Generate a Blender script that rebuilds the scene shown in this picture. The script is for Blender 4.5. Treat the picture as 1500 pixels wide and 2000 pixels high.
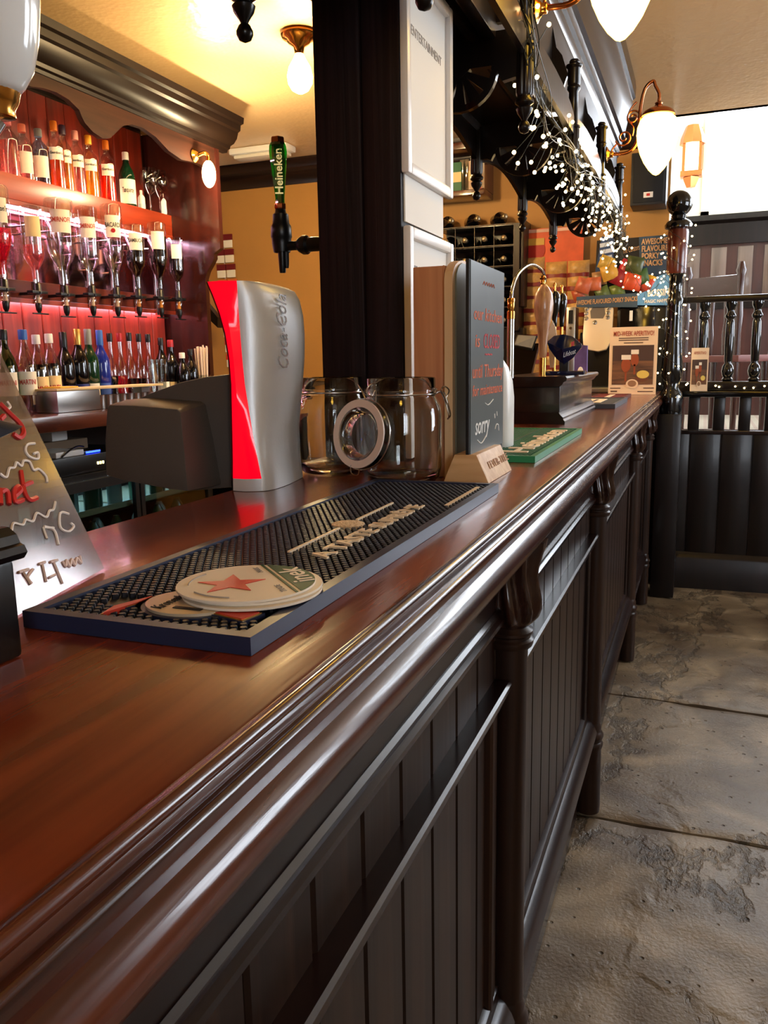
import bpy, bmesh, math, random
from mathutils import Vector, Matrix, noise
random.seed(7)
for o in list(bpy.data.objects): bpy.data.objects.remove(o, do_unlink=True)
S = bpy.context.scene
COL = S.collection
PI = math.pi

# ---------------------------------------------------------------- camera
F = 1600.0; VPX, VPY, ROLL = 1375.0, 695.0, -3.0
CAM = Vector((0, 0, 1.27))
_d = Vector(((VPX-750)/F, (VPY-1000)/F, 1)).normalized()
_g = Vector((math.sin(math.radians(ROLL)), math.cos(math.radians(ROLL)), 0))
_g = (_g - _d*_g.dot(_d)).normalized()
_x = _g.cross(_d)
# rows of world->camera (x right, y down, z forward)
M = Matrix(((_x[0], _d[0], -_g[0]), (_x[1], _d[1], -_g[1]), (_x[2], _d[2], -_g[2])))
MT = M.transposed()
def ray(u, v): return MT @ Vector(((u-750)/F, (v-1000)/F, 1))
def _pl(u, v, i, val):
    d = ray(u, v); t = (val-CAM[i])/d[i]; return CAM + d*t
def PX(u, v, x): return _pl(u, v, 0, x)
def PY(u, v, y): return _pl(u, v, 1, y)
def PZ(u, v, z): return _pl(u, v, 2, z)
cd = bpy.data.cameras.new('camera'); cam = bpy.data.objects.new('camera', cd); COL.objects.link(cam)
cd.sensor_fit = 'VERTICAL'; cd.sensor_height = 36; cd.lens = F/2000*36; cd.clip_start = 0.01
r, up, bk = MT @ Vector((1, 0, 0)), MT @ Vector((0, -1, 0)), MT @ Vector((0, 0, -1))
cam.matrix_world = Matrix(((r.x, up.x, bk.x, CAM.x), (r.y, up.y, bk.y, CAM.y), (r.z, up.z, bk.z, CAM.z), (0, 0, 0, 1)))
S.camera = cam

# ---------------------------------------------------------------- world, daylight, exposure
S.view_settings.view_transform = 'Standard'; S.view_settings.look = 'None'
S.view_settings.gamma = 1; S.view_settings.use_curve_mapping = False
S.view_settings.exposure = 0.42
w = bpy.data.worlds.new('overcast_sky'); S.world = w; w.use_nodes = True
w.node_tree.nodes['Background'].inputs[0].default_value = (0.92, 0.96, 1.0, 1)
w.node_tree.nodes['Background'].inputs[1].default_value = 12.0
ZC = 2.45           # ceiling height
YW = 4.6            # far wall behind the bar
def portal(name, loc, size, rot):
    l = bpy.data.lights.new(name, 'AREA'); l.shape = 'RECTANGLE'; l.size, l.size_y = size
    l.cycles.is_portal = True
    o = bpy.data.objects.new(name, l); COL.objects.link(o); o.location = loc; o.rotation_euler = rot
XR = 2.4            # wall on the drinkers' side
WINR = [(2.5, 4.1)]     # windows in that wall: y ranges
WZ0, WZ1 = 1.0, 2.2
WIN_ADDED = [(4.9, 5.9), (6.05, 7.0)]; UZ0, UZ1 = 1.45, 3.3   # unseen side windows, added to brighten the raised room
for a, b in WINR: portal('daylight', (XR-.02, (a+b)/2, (WZ0+WZ1)/2), (WZ1-WZ0, b-a), (0, PI/2, 0))
for a, b in WIN_ADDED: portal('daylight', (XR-.02, (a+b)/2, (UZ0+UZ1)/2), (UZ1-UZ0, b-a), (0, PI/2, 0))
YB = 7.2; FW = (-.08, 2.35, 2.33, 3.6)           # far window of the raised room
portal('daylight', ((FW[0]+FW[1])/2, YB-.02, (FW[2]+FW[3])/2), (FW[1]-FW[0], FW[3]-FW[2]), (-PI/2, 0, 0))

YN = -2.0; NW = (1.1, 2.25, 1.0, 2.25)          # window in the wall behind the drinker
portal('daylight', ((NW[0]+NW[1])/2, YN+.02, (NW[2]+NW[3])/2), (NW[1]-NW[0], NW[3]-NW[2]), (PI/2, 0, 0))
def point(name, loc, power, col, rad=.03, parent=None):
    l = bpy.data.lights.new(name, 'POINT'); l.energy = power; l.color = col; l.shadow_soft_size = rad
    o = bpy.data.objects.new(name, l); COL.objects.link(o); o.location = loc
    if parent: o.parent = parent; o.location = Vector(loc)-wloc(parent)
    return o

# ---------------------------------------------------------------- materials
def lin(c): return tuple(((x/255)/12.92 if x/255 <= .04045 else ((x/255+.055)/1.055)**2.4) for x in c)
MATS = {}
def mat(name, c=(128, 128, 128), rough=.5, metal=0, coat=0, trans=0, ior=1.45, emit=None, es=0, spec=.5, var=0, vscale=8, bump=0, bscale=60, alpha=None):
    if name in MATS: return MATS[name]
    m = bpy.data.materials.new(name); m.use_nodes = True; MATS[name] = m
    nt = m.node_tree; b = nt.nodes['Principled BSDF']
    col = lin(c)+(1,)
    b.inputs['Base Color'].default_value = col; b.inputs['Roughness'].default_value = rough
    b.inputs['Metallic'].default_value = metal; b.inputs['Coat Weight'].default_value = coat
    b.inputs['Coat Roughness'].default_value = .08
    b.inputs['Transmission Weight'].default_value = trans; b.inputs['IOR'].default_value = ior
    b.inputs['Specular IOR Level'].default_value = spec
    if emit: b.inputs['Emission Color'].default_value = lin(emit)+(1,); b.inputs['Emission Strength'].default_value = es
    if var or bump:
        tc = nt.nodes.new('ShaderNodeTexCoord')
    if var:
        n = nt.nodes.new('ShaderNodeTexNoise'); n.inputs['Scale'].default_value = vscale; n.inputs['Detail'].default_value = 4
        r = nt.nodes.new('ShaderNodeValToRGB')
        r.color_ramp.elements[0].position = .3; r.color_ramp.elements[1].position = .7
        r.color_ramp.elements[0].color = tuple(x*(1-var) for x in col[:3])+(1,)
        r.color_ramp.elements[1].color = tuple(min(1, x*(1+var)) for x in col[:3])+(1,)
        nt.links.new(tc.outputs['Object'], n.inputs['Vector']); nt.links.new(n.outputs['Fac'], r.inputs['Fac'])
        nt.links.new(r.outputs['Color'], b.inputs['Base Color'])
    if bump:
        n = nt.nodes.new('ShaderNodeTexNoise'); n.inputs['Scale'].default_value = bscale; n.inputs['Detail'].default_value = 3
        bp = nt.nodes.new('ShaderNodeBump'); bp.inputs['Strength'].default_value = bump; bp.inputs['Distance'].default_value = .01
        nt.links.new(tc.outputs['Object'], n.inputs['Vector']); nt.links.new(n.outputs['Fac'], bp.inputs['Height'])
        nt.links.new(bp.outputs['Normal'], b.inputs['Normal'])
    return m
def wood(name, c1, c2, axis='y', rough=.25, scale=30, coat=.3, bump=.1, stretch=.06, spec=.5, blotch=0):
    if name in MATS: return MATS[name]
    m = bpy.data.materials.new(name); m.use_nodes = True; MATS[name] = m
    nt = m.node_tree; b = nt.nodes['Principled BSDF']; N = nt.nodes.new; L = nt.links.new
    tc = N('ShaderNodeTexCoord'); mp = N('ShaderNodeMapping')
    sc = [scale]*3; sc['xyz'.index(axis)] = scale*stretch; mp.inputs['Scale'].default_value = sc
    n = N('ShaderNodeTexNoise'); n.inputs['Scale'].default_value = 1; n.inputs['Detail'].default_value = 6; n.inputs['Distortion'].default_value = .6
    r = N('ShaderNodeValToRGB'); r.color_ramp.elements[0].position = .32; r.color_ramp.elements[1].position = .68
    r.color_ramp.elements[0].color = lin(c1)+(1,); r.color_ramp.elements[1].color = lin(c2)+(1,)
    L(tc.outputs['Object'], mp.inputs['Vector']); L(mp.outputs['Vector'], n.inputs['Vector']); L(n.outputs['Fac'], r.inputs['Fac'])
    L(r.outputs['Color'], b.inputs['Base Color'])
    b.inputs['Roughness'].default_value = rough; b.inputs['Coat Weight'].default_value = coat; b.inputs['Coat Roughness'].default_value = .1
    b.inputs['Specular IOR Level'].default_value = spec
    if blotch:
        n2 = N('ShaderNodeTexNoise'); n2.inputs['Scale'].default_value = 9; n2.inputs['Detail'].default_value = 3
        mr = N('ShaderNodeMapRange'); mr.inputs['To Min'].default_value = rough; mr.inputs['To Max'].default_value = rough+blotch
        L(tc.outputs['Object'], n2.inputs['Vector']); L(n2.outputs['Fac'], mr.inputs['Value']); L(mr.outputs['Result'], b.inputs['Roughness'])
    if bump:
        bp = N('ShaderNodeBump'); bp.inputs['Strength'].default_value = bump; bp.inputs['Distance'].default_value = .004
        L(n.outputs['Fac'], bp.inputs['Height']); L(bp.outputs['Normal'], b.inputs['Normal'])
        L(bp.outputs['Normal'], b.inputs['Coat Normal'])
    return m
def thin(name, c, gloss=.1, rough=.03, tint=1.0):
    """thin clear glass or spirit: tinted see-through with a constant share of mirror"""
    if name in MATS: return MATS[name]
    m = bpy.data.materials.new(name); m.use_nodes = True; MATS[name] = m
    nt = m.node_tree; nt.nodes.clear(); N = nt.nodes.new
    out = N('ShaderNodeOutputMaterial'); mx = N('ShaderNodeMixShader'); t = N('ShaderNodeBsdfTransparent'); g = N('ShaderNodeBsdfGlossy')
    t.inputs[0].default_value = lin(c)+(1,); g.inputs[0].default_value = (1, 1, 1, 1); g.inputs['Roughness'].default_value = rough
    mx.inputs[0].default_value = gloss
    nt.links.new(t.outputs[0], mx.inputs[1]); nt.links.new(g.outputs[0], mx.inputs[2]); nt.links.new(mx.outputs[0], out.inputs[0])
    return m
def cloudy(name, c, tr=.5, gloss=.08, rough=.2):
    """translucent liquid / hazed plastic: transparent + diffuse + gloss"""
    if name in MATS: return MATS[name]
    m = bpy.data.materials.new(name); m.use_nodes = True; MATS[name] = m
    nt = m.node_tree; nt.nodes.clear(); N = nt.nodes.new
    out = N('ShaderNodeOutputMaterial'); a = N('ShaderNodeMixShader'); b = N('ShaderNodeMixShader')
    t = N('ShaderNodeBsdfTransparent'); d = N('ShaderNodeBsdfTranslucent'); g = N('ShaderNodeBsdfGlossy')
    t.inputs[0].default_value = lin(c)+(1,); d.inputs[0].default_value = lin(c)+(1,); g.inputs['Roughness'].default_value = rough
    a.inputs[0].default_value = tr; b.inputs[0].default_value = gloss
    L = nt.links.new
    L(d.outputs[0], a.inputs[1]); L(t.outputs[0], a.inputs[2]); L(a.outputs[0], b.inputs[1]); L(g.outputs[0], b.inputs[2]); L(b.outputs[0], out.inputs[0])
    return m
def emis(name, c, s):
    if name in MATS: return MATS[name]
    m = bpy.data.materials.new(name); m.use_nodes = True; MATS[name] = m
    b = m.node_tree.nodes['Principled BSDF']; b.inputs['Base Color'].default_value = lin(c)+(1,)
    b.inputs['Emission Color'].default_value = lin(c)+(1,); b.inputs['Emission Strength'].default_value = s
    return m
BARTOP = wood('mahogany_bar_top', (82, 28, 12), (142, 60, 30), 'y', .17, 26, .4, .12, .07, blotch=.14)
RAIL = wood('mahogany_rail', (46, 19, 10), (96, 42, 22), 'y', .15, 34, .4, .3, .04, blotch=.15)
DARKY = wood('dark_wood_lengthwise', (20, 9, 7), (36, 18, 13), 'y', .24, 30, .08, .08, .05, spec=.35)
DARKZ = wood('dark_wood_upright', (24, 13, 9), (48, 30, 20), 'z', .34, 34, 0, .1, .04, spec=.22)
DARKX = wood('dark_wood_crosswise', (20, 11, 9), (36, 20, 16), 'x', .25, 30, .3, .06, .05)
BLACKW = wood('ebonised_wood', (12, 8, 7), (24, 15, 12), 'z', .28, 30, .08, .08, .06, spec=.3)
PILLAR = wood('rough_sawn_dark_beam', (20, 10, 11), (38, 22, 22), 'z', .55, 60, 0, .5, .02, spec=.2)
REDW = wood('red_stained_boards', (104, 26, 14), (140, 42, 24), 'z', .35, 30, .15, .05, .05)
REDS = wood('red_stained_shelf', (120, 36, 18), (160, 60, 32), 'y', .3, 30, .2, .05, .05)
OAK = wood('light_oak', (200, 156, 108), (228, 190, 144), 'z', .45, 40, .05, .15, .04)
OAKD = wood('cherry_veneer', (180, 114, 74), (214, 150, 106), 'z', .4, 40, .1, .15, .05)
PINE = wood('pale_pine', (196, 146, 92), (224, 184, 132), 'x', .5, 50, 0, .15, .08)
COUNTW = wood('back_counter_wood', (58, 26, 18), (90, 46, 32), 'y', .2, 26, .4, .08, .06)
HANDW = wood('carved_ash_handle', (150, 100, 66), (206, 160, 118), 'z', .3, 90, .3, .3, .12)
BRASS = mat('polished_brass', (212, 150, 70), .18, 1)
COPPER = mat('copper_brass', (198, 120, 70), .2, 1)
CHROME = mat('chrome', (200, 200, 200), .12, 1)
STEEL = mat('brushed_steel', (170, 168, 165), .3, 1)
BLACKP = mat('black_plastic', (14, 14, 15), .35)
BLACKG = mat('black_gloss', (8, 8, 10), .12, coat=.4)
RUBBER = mat('navy_rubber', (18, 21, 34), .5)
RUBRIM = mat('navy_rubber_rim', (36, 42, 68), .45)
CREAM = mat('cream_print', (232, 208, 174), .6)
WHITE = mat('white_plastic', (235, 233, 228), .35)
PAPER = mat('white_paper', (240, 236, 228), .7)
GOLD = mat('gold_foil', (214, 160, 80), .3, .8)
REDP = mat('red_print', (200, 44, 34), .5)
GREENP = mat('green_print', (14, 70, 34), .6, spec=.2)
BLACKI = mat('black_ink', (22, 18, 18), .6)
PORC = mat('white_porcelain', (240, 240, 236), .12, coat=.5)
GLASS = mat('clear_glass', (250, 252, 250), 0.0, trans=1, ior=1.45)
TGLASS = thin('thin_clear_glass', (238, 242, 240), .15, .02)
PANE = thin('window_pane', (250, 252, 255), .05, .0)

# ---------------------------------------------------------------- mesh helpers
def wloc(o):
    v = Vector((0, 0, 0))
    while o: v += o.location; o = o.parent
    return v
class MB:
    def __init__(s): s.v = []; s.f = []
    def add(s, vs, fs):
        b = len(s.v); s.v += [tuple(p) for p in vs]; s.f += [tuple(b+i for i in f) for f in fs]; return s
    def box(s, x0, x1, y0, y1, z0, z1):
        return s.add([(x0, y0, z0), (x1, y0, z0), (x1, y1, z0), (x0, y1, z0), (x0, y0, z1), (x1, y0, z1), (x1, y1, z1), (x0, y1, z1)],
                     [(0, 3, 2, 1), (4, 5, 6, 7), (0, 1, 5, 4), (1, 2, 6, 5), (2, 3, 7, 6), (3, 0, 4, 7)])
    def obox(s, o, ax, ay, az):
        """box from corner o along three edge vectors"""
        o, ax, ay, az = map(Vector, (o, ax, ay, az))
        p = [o, o+ax, o+ax+ay, o+ay]; p += [q+az for q in p]
        return s.add(p, [(0, 3, 2, 1), (4, 5, 6, 7), (0, 1, 5, 4), (1, 2, 6, 5), (2, 3, 7, 6), (3, 0, 4, 7)])
    def prism(s, poly, a0, a1, axis):
        n = len(poly)
        def P(p, a): return {'x': (a, p[0], p[1]), 'y': (p[0], a, p[1]), 'z': (p[0], p[1], a)}[axis]
        vs = [P(p, a0) for p in poly]+[P(p, a1) for p in poly]
        fs = [tuple(range(n)), tuple(range(2*n-1, n-1, -1))]+[(i, (i+1) % n, n+(i+1) % n, n+i) for i in range(n)]
        return s.add(vs, fs)
    def plate(s, pts, nrm):
        """flat polygon given in 3D, thickened along nrm"""
        n = len(pts); nrm = Vector(nrm)
        vs = [Vector(p) for p in pts]; vs += [p+nrm for p in vs]
        return s.add(vs, [tuple(range(n)), tuple(range(2*n-1, n-1, -1))]+[(i, (i+1) % n, n+(i+1) % n, n+i) for i in range(n)])
    def lathe(s, c, prof, n=20, mod=None, axis=None, closed=False):
        c = Vector(c); q = Vector((0, 0, 1)).rotation_difference(Vector(axis).normalized()) if axis else None
        vs = []; m = len(prof)
        for j, (r, z) in enumerate(prof):
            for i in range(n):
                a = 2*PI*i/n
                rr = max(r, 1e-5)*(mod(a, z, j) if mod else 1)
                p = Vector((rr*math.cos(a), rr*math.sin(a), z))
                if q: p = q @ p
                vs.append(c+p)
        fs = [(j*n+i, j*n+(i+1) % n, (j+1)*n+(i+1) % n, (j+1)*n+i) for j in range(m-1) for i in range(n)]
        if closed: fs += [((m-1)*n+i, (m-1)*n+(i+1) % n, (i+1) % n, i) for i in range(n)]
        else:
            if prof[0][0] > 1e-4: fs.append(tuple(range(n-1, -1, -1)))
            if prof[-1][0] > 1e-4: fs.append(tuple((m-1)*n+i for i in range(n)))
        return s.add(vs, fs)
    def tube(s, pts, r, n=8, closed=False):
        pts = [Vector(p) for p in pts]; m = len(pts); vs = []; fs = []
        pv = None
        for j, p in enumerate(pts):
            a = pts[(j-1) % m] if (j or closed) else p; b = pts[(j+1) % m] if (j < m-1 or closed) else p
            t = (b-a).normalized()
            if pv is None: pv = t.orthogonal().normalized()
            else: pv = (pv-t*pv.dot(t)); pv = pv.normalized() if pv.length > 1e-6 else t.orthogonal().normalized()
            bn = t.cross(pv); rr = r[j] if isinstance(r, (list, tuple)) else r
            for i in range(n):
                g = 2*PI*i/n; vs.append(p+(pv*math.cos(g)+bn*math.sin(g))*rr)
        for j in range(m if closed else m-1):
            k = (j+1) % m
            fs += [(j*n+i, j*n+(i+1) % n, k*n+(i+1) % n, k*n+i) for i in range(n)]
        if not closed: fs += [tuple(range(n-1, -1, -1)), tuple((m-1)*n+i for i in range(n))]
        return s.add(vs, fs)
    def ball(s, c, r, n=16, m=10, sc=(1, 1, 1)):
        c = Vector(c); prof = [(r*math.sin(PI*j/m), -r*math.cos(PI*j/m)) for j in range(m+1)]
        b = len(s.v); s.lathe((0, 0, 0), prof, n)
        s.v[b:] = [(c.x+x*sc[0], c.y+y*sc[1], c.z+z*sc[2]) for x, y, z in s.v[b:]]
        return s
    def loft(s, rings, cap=True, closed=True):
        n = len(rings[0]); vs = [p for r_ in rings for p in r_]; m = len(rings)
        e = n if closed else n-1
        fs = [(j*n+i, j*n+(i+1) % n, (j+1)*n+(i+1) % n, (j+1)*n+i) for j in range(m-1) for i in range(e)]
        if cap and closed: fs += [tuple(range(n-1, -1, -1)), tuple((m-1)*n+i for i in range(n))]
        return s.add(vs, fs)
    def grid(s, fn, nu, nv):
        vs = [fn(i/nu, j/nv) for j in range(nv+1) for i in range(nu+1)]
        fs = [(j*(nu+1)+i, j*(nu+1)+i+1, (j+1)*(nu+1)+i+1, (j+1)*(nu+1)+i) for j in range(nv) for i in range(nu)]
        return s.add(vs, fs)
    def build(s, name, m, parent=None, smooth=35, bevel=0, recalc=True):
        off = wloc(parent) if parent else Vector((0, 0, 0))
        me = bpy.data.meshes.new(name); me.from_pydata([tuple(Vector(p)-off) for p in s.v], [], s.f)
        bm = bmesh.new(); bm.from_mesh(me)
        if recalc:
            bmesh.ops.remove_doubles(bm, verts=bm.verts, dist=1e-6)
            bmesh.ops.recalc_face_normals(bm, faces=bm.faces)
        if bevel:
            ed = [e for e in bm.edges if len(e.link_faces) == 2 and e.calc_face_angle(0) > .6]
            bmesh.ops.bevel(bm, geom=ed, offset=bevel, segments=2, affect='EDGES', profile=.6)
        bm.to_mesh(me); bm.free()
        if smooth:
            me.polygons.foreach_set('use_smooth', [True]*len(me.polygons)); me.set_sharp_from_angle(angle=math.radians(smooth))
        if m: me.materials.append(m)
        o = bpy.data.objects.new(name, me); COL.objects.link(o)
        if parent: o.parent = parent
        return o
def tag(o, label, cat=None, group=None, kind=None):
    o['label'] = label
    if cat: o['category'] = cat
    if group: o['group'] = group
    if kind: o['kind'] = kind
    return o
def thing(name, label, cat, loc=(0, 0, 0), group=None):
    o = bpy.data.objects.new(name, None); COL.objects.link(o); o.location = loc; o.empty_display_size = .02
    return tag(o, label, cat, group)
def struct(name, mb, m, label, bevel=0, smooth=35):
    return tag(mb.build(name, m, None, smooth, bevel), label, None, None, 'structure')
def copy_tree(o, parent=None):
    c = o.copy(); COL.objects.link(c); c.parent = parent
    for ch in list(o.children): copy_tree(ch, c)
    return c
def smoothpath(pts, k=6, closed=False):
    pts = [Vector(p) for p in pts]; n = len(pts); out = []
    g = (lambda i: pts[i % n]) if closed else (lambda i: pts[min(max(i, 0), n-1)])
    for i in range(n if closed else n-1):
        a, b, c, d = g(i-1), g(i), g(i+1), g(i+2)
        for j in range(k):
            t = j/k
            out.append(.5*((2*b)+(c-a)*t+(2*a-5*b+4*c-d)*t*t+(3*b-a-3*c+d)*t**3))
    if not closed: out.append(pts[-1])
    return out
def text(s, size, m, parent, o, xd, yd, depth=.0004, name='lettering', shear=0, align='CENTER', bold=0, wrap=None, fit=None, spacing=1):
    cu = bpy.data.curves.new('t', 'FONT'); cu.body = s; cu.size = size; cu.align_x = align; cu.align_y = 'CENTER'
    cu.extrude = depth/2; cu.shear = shear; cu.offset = bold; cu.resolution_u = 2; cu.space_character = spacing
    to = bpy.data.objects.new('t', cu)
    me = bpy.data.meshes.new_from_object(to)
    o = Vector(o); xd = Vector(xd).normalized(); yd = Vector(yd).normalized(); n = xd.cross(yd)
    xs = [v.co.x for v in me.vertices]
    k = 1
    if fit and xs: k = fit/max(1e-6, max(xs)-min(xs))
    vs = []
    for v in me.vertices:
        x, y, z = v.co.x*k, v.co.y, v.co.z
        if wrap:
            R, phi = wrap; a = phi+x/R
            vs.append(o+Vector(((R+z)*math.cos(a), (R+z)*math.sin(a), y)))
        else: vs.append(o+xd*x+yd*y+n*z)
    mb = MB(); mb.v = [tuple(p) for p in vs]; mb.f = [tuple(p.vertices) for p in me.polygons]
    ob = mb.build(name, m, parent, None, 0, False)
    bpy.data.objects.remove(to); bpy.data.meshes.remove(me)
    return ob

# ================================================================= STRUCTURE
ZF = .10; YS0 = 4.40     # floor level, plane of the screen
# ---- floor of worn flagstones
STONE = bpy.data.materials.new('worn_flagstone'); STONE.use_nodes = True
def _stone():
    nt = STONE.node_tree; b = nt.nodes['Principled BSDF']; N = nt.nodes.new; L = nt.links.new
    tc = N('ShaderNodeTexCoord')
    n1 = N('ShaderNodeTexNoise'); n1.inputs['Scale'].default_value = 4; n1.inputs['Detail'].default_value = 9; n1.inputs['Distortion'].default_value = .8
    r = N('ShaderNodeValToRGB'); e = r.color_ramp.elements
    e[0].position = .3; e[0].color = lin((74, 56, 38))+(1,); e[1].position = .68; e[1].color = lin((144, 124, 96))+(1,)
    k = e.new(.5); k.color = lin((104, 87, 65))+(1,)
    vo = N('ShaderNodeTexVoronoi'); vo.inputs['Scale'].default_value = 24; vo.inputs['Randomness'].default_value = 1
    pit = N('ShaderNodeMapRange'); pit.inputs['From Min'].default_value = .06; pit.inputs['From Max'].default_value = .13
    n3 = N('ShaderNodeTexNoise'); n3.inputs['Scale'].default_value = 2.6; n3.inputs['Detail'].default_value = 8; n3.inputs['Distortion'].default_value = .5
    st = N('ShaderNodeValToRGB'); st.color_ramp.elements[0].position = .475; st.color_ramp.elements[1].position = .51
    n4 = N('ShaderNodeTexNoise'); n4.inputs['Scale'].default_value = 130; n4.inputs['Detail'].default_value = 4
    mpd = N('ShaderNodeMapping'); mpd.inputs['Scale'].default_value = (1, .6, 1); mpd.inputs['Rotation'].default_value = (0, 0, .5)
    L(tc.outputs['Object'], mpd.inputs['Vector'])
    for n in (n1, vo, n4): L(tc.outputs['Object'], n.inputs['Vector'])
    L(mpd.outputs['Vector'], n3.inputs['Vector'])
    L(n1.outputs['Fac'], r.inputs['Fac']); L(vo.outputs['Distance'], pit.inputs['Value']); L(n3.outputs['Fac'], st.inputs['Fac'])
    mx = N('ShaderNodeMix'); mx.data_type = 'RGBA'; mx.blend_type = 'MULTIPLY'; mx.inputs['Factor'].default_value = .55
    L(r.outputs['Color'], mx.inputs['A']); L(pit.outputs['Result'], mx.inputs['B']); L(mx.outputs['Result'], b.inputs['Base Color'])
    cn = N('ShaderNodeTexNoise'); cn.inputs['Scale'].default_value = 1.9; cn.inputs['Detail'].default_value = 9; cn.inputs['Roughness'].default_value = .62
    L(mpd.outputs['Vector'], cn.inputs['Vector'])
    sb_ = N('ShaderNodeMath'); sb_.operation = 'SUBTRACT'; sb_.inputs[1].default_value = .5; ab_ = N('ShaderNodeMath'); ab_.operation = 'ABSOLUTE'
    L(cn.outputs['Fac'], sb_.inputs[0]); L(sb_.outputs[0], ab_.inputs[0])
    ck = N('ShaderNodeMapRange'); ck.inputs['From Min'].default_value = .002; ck.inputs['From Max'].default_value = .02; L(ab_.outputs[0], ck.inputs['Value'])
    mx2 = N('ShaderNodeMix'); mx2.data_type = 'RGBA'; mx2.blend_type = 'MULTIPLY'; mx2.inputs['Factor'].default_value = .5
    L(mx.outputs['Result'], mx2.inputs['A']); L(ck.outputs['Result'], mx2.inputs['B']); L(mx2.outputs['Result'], b.inputs['Base Color'])
    a1 = N('ShaderNodeMath'); a1.operation = 'MULTIPLY_ADD'; a1.inputs[1].default_value = .5
    a2 = N('ShaderNodeMath'); a2.operation = 'MULTIPLY_ADD'; a2.inputs[1].default_value = .3
    L(st.outputs['Color'], a1.inputs[0]); L(pit.outputs['Result'], a1.inputs[2]); a3 = N('ShaderNodeMath'); a3.operation = 'MULTIPLY_ADD'; a3.inputs[1].default_value = .5; L(ck.outputs['Result'], a3.inputs[0]); L(a1.outputs[0], a3.inputs[2])
    L(n4.outputs['Fac'], a2.inputs[0]); L(a3.outputs[0], a2.inputs[2])
    bp = N('ShaderNodeBump'); bp.inputs['Strength'].default_value = .7; bp.inputs['Distance'].default_value = .006
    L(a2.outputs[0], bp.inputs['Height']); L(bp.outputs['Normal'], b.inputs['Normal'])
    b.inputs['Roughness'].default_value = .42; b.inputs['Specular IOR Level'].default_value = .5
_stone()
floor = struct('floor', MB().box(-2.95, XR, -2.6, YW+.1, ZF-.12, ZF-.022), mat('dark_mortar', (34, 28, 22), .9, var=.3, vscale=30), 'dark bedding of the stone-flagged pub floor')
def slab(x0, x1, ya0, ya1, yb0, yb1, fine):
    """flag with near edge ya0->ya1 and far edge yb0->yb1 over x0..x1; uneven hand-worn edge and face"""
    g = .006; sd = random.uniform(0, 99); nu, nv = (44, 44) if fine else (6, 6)
    tilt = random.uniform(-.002, .002)
    def fn(s, t):
        x = x0+g+(x1-x0-2*g)*s; lo = ya0+(ya1-ya0)*s+g; hi = yb0+(yb1-yb0)*s-g; y = lo+(hi-lo)*t
        e = .006*noise.noise((x*9, y*9, sd)); x += e*(1 if 0 < s < 1 else .6); y += .006*noise.noise((x*9, y*9, sd+7))
        q = noise.noise((x*3.2+sd, y*2.2, 0)); stp = .004 if q > .05 else (.002 if q > -.12 else 0)
        z = -.006+stp*.9+.004*noise.noise((x*5, y*5, sd))+.0015*noise.noise((x*22, y*22, sd))+tilt
        d = min(s, 1-s)*(x1-x0); d2 = min(t, 1-t)*(yb0-ya0); d = min(d, d2)
        if d < .012: z -= .005*(1-d/.012)
        return (x, y, ZF+min(z, 0))
    mb = MB().grid(fn, nu, nv)
    n1 = nu+1; rim = [i for i in range(n1)]+[j*n1+nu for j in range(1, nv+1)]+[nv*n1+i for i in range(nu-1, -1, -1)]+[j*n1 for j in range(nv-1, 0, -1)]
    base = len(mb.v); mb.v += [(mb.v[i][0], mb.v[i][1], ZF-.03) for i in rim]; k = len(rim)
    mb.f += [(rim[i], base+i, base+(i+1) % k, rim[(i+1) % k]) for i in range(k)]
    return mb.build('flagstone', STONE, floor, 50)
rows = [(-2.6, -2.6), (-1.7, -1.68), (-.8, -.82), (.15, .12), (1.02, 1.05), (2.018, 2.026), (2.852, 2.815), (3.58, 3.64), (4.45, 4.45)]
cuts = [[-2.95, -1.6, -.3, .9, XR], [-2.95, -1.2, -.3, 1.3, XR]]
for i in range(len(rows)-1):
    cs = cuts[i % 2]
    for j in range(len(cs)-1):
        ya, yb = rows[i], rows[i+1]
        def at(rw, x): return rw[0]+(rw[1]-rw[0])*(x+.3)/.8 if -.6 < x < 1.4 else rw[0]+(rw[1]-rw[0])*max(-.5, min(1.6, (x+.3)/.8))
        slab(cs[j], cs[j+1], at(ya, cs[j]), at(ya, cs[j+1]), at(yb, cs[j]), at(yb, cs[j+1]), j == 2 and i >= 3)
# ---- walls and ceiling
YEL = mat('ochre_wall_paint', (178, 128, 64), .6, var=.06, vscale=3, bump=.1, bscale=40)
CEIL = bpy.data.materials.new('gloss_cream_ceiling'); CEIL.use_nodes = True
def _ceil():
    nt = CEIL.node_tree; b = nt.nodes['Principled BSDF']; N = nt.nodes.new; L = nt.links.new
    tc = N('ShaderNodeTexCoord'); n = N('ShaderNodeTexNoise'); n.inputs['Scale'].default_value = 16; n.inputs['Detail'].default_value = 4
    n2 = N('ShaderNodeTexVoronoi'); n2.inputs['Scale'].default_value = 55
    ad = N('ShaderNodeMath'); ad.operation = 'MULTIPLY_ADD'; ad.inputs[1].default_value = .25
    bp = N('ShaderNodeBump'); bp.inputs['Strength'].default_value = .35; bp.inputs['Distance'].default_value = .008
    L(tc.outputs['Object'], n.inputs['Vector']); L(tc.outputs['Object'], n2.inputs['Vector'])
    L(n2.outputs['Distance'], ad.inputs[0]); L(n.outputs['Fac'], ad.inputs[2]); L(ad.outputs[0], bp.inputs['Height']); L(bp.outputs['Normal'], b.inputs['Normal'])
    b.inputs['Base Color'].default_value = lin((226, 190, 142))+(1,); b.inputs['Roughness'].default_value = .28; b.inputs['Specular IOR Level'].default_value = .6
_ceil()
XL = -3.02
struct('ceiling', MB().box(XL, XR, -2.6, YW+.04, ZC, ZC+.12), CEIL, 'glossy cream embossed ceiling over the bar')
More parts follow.
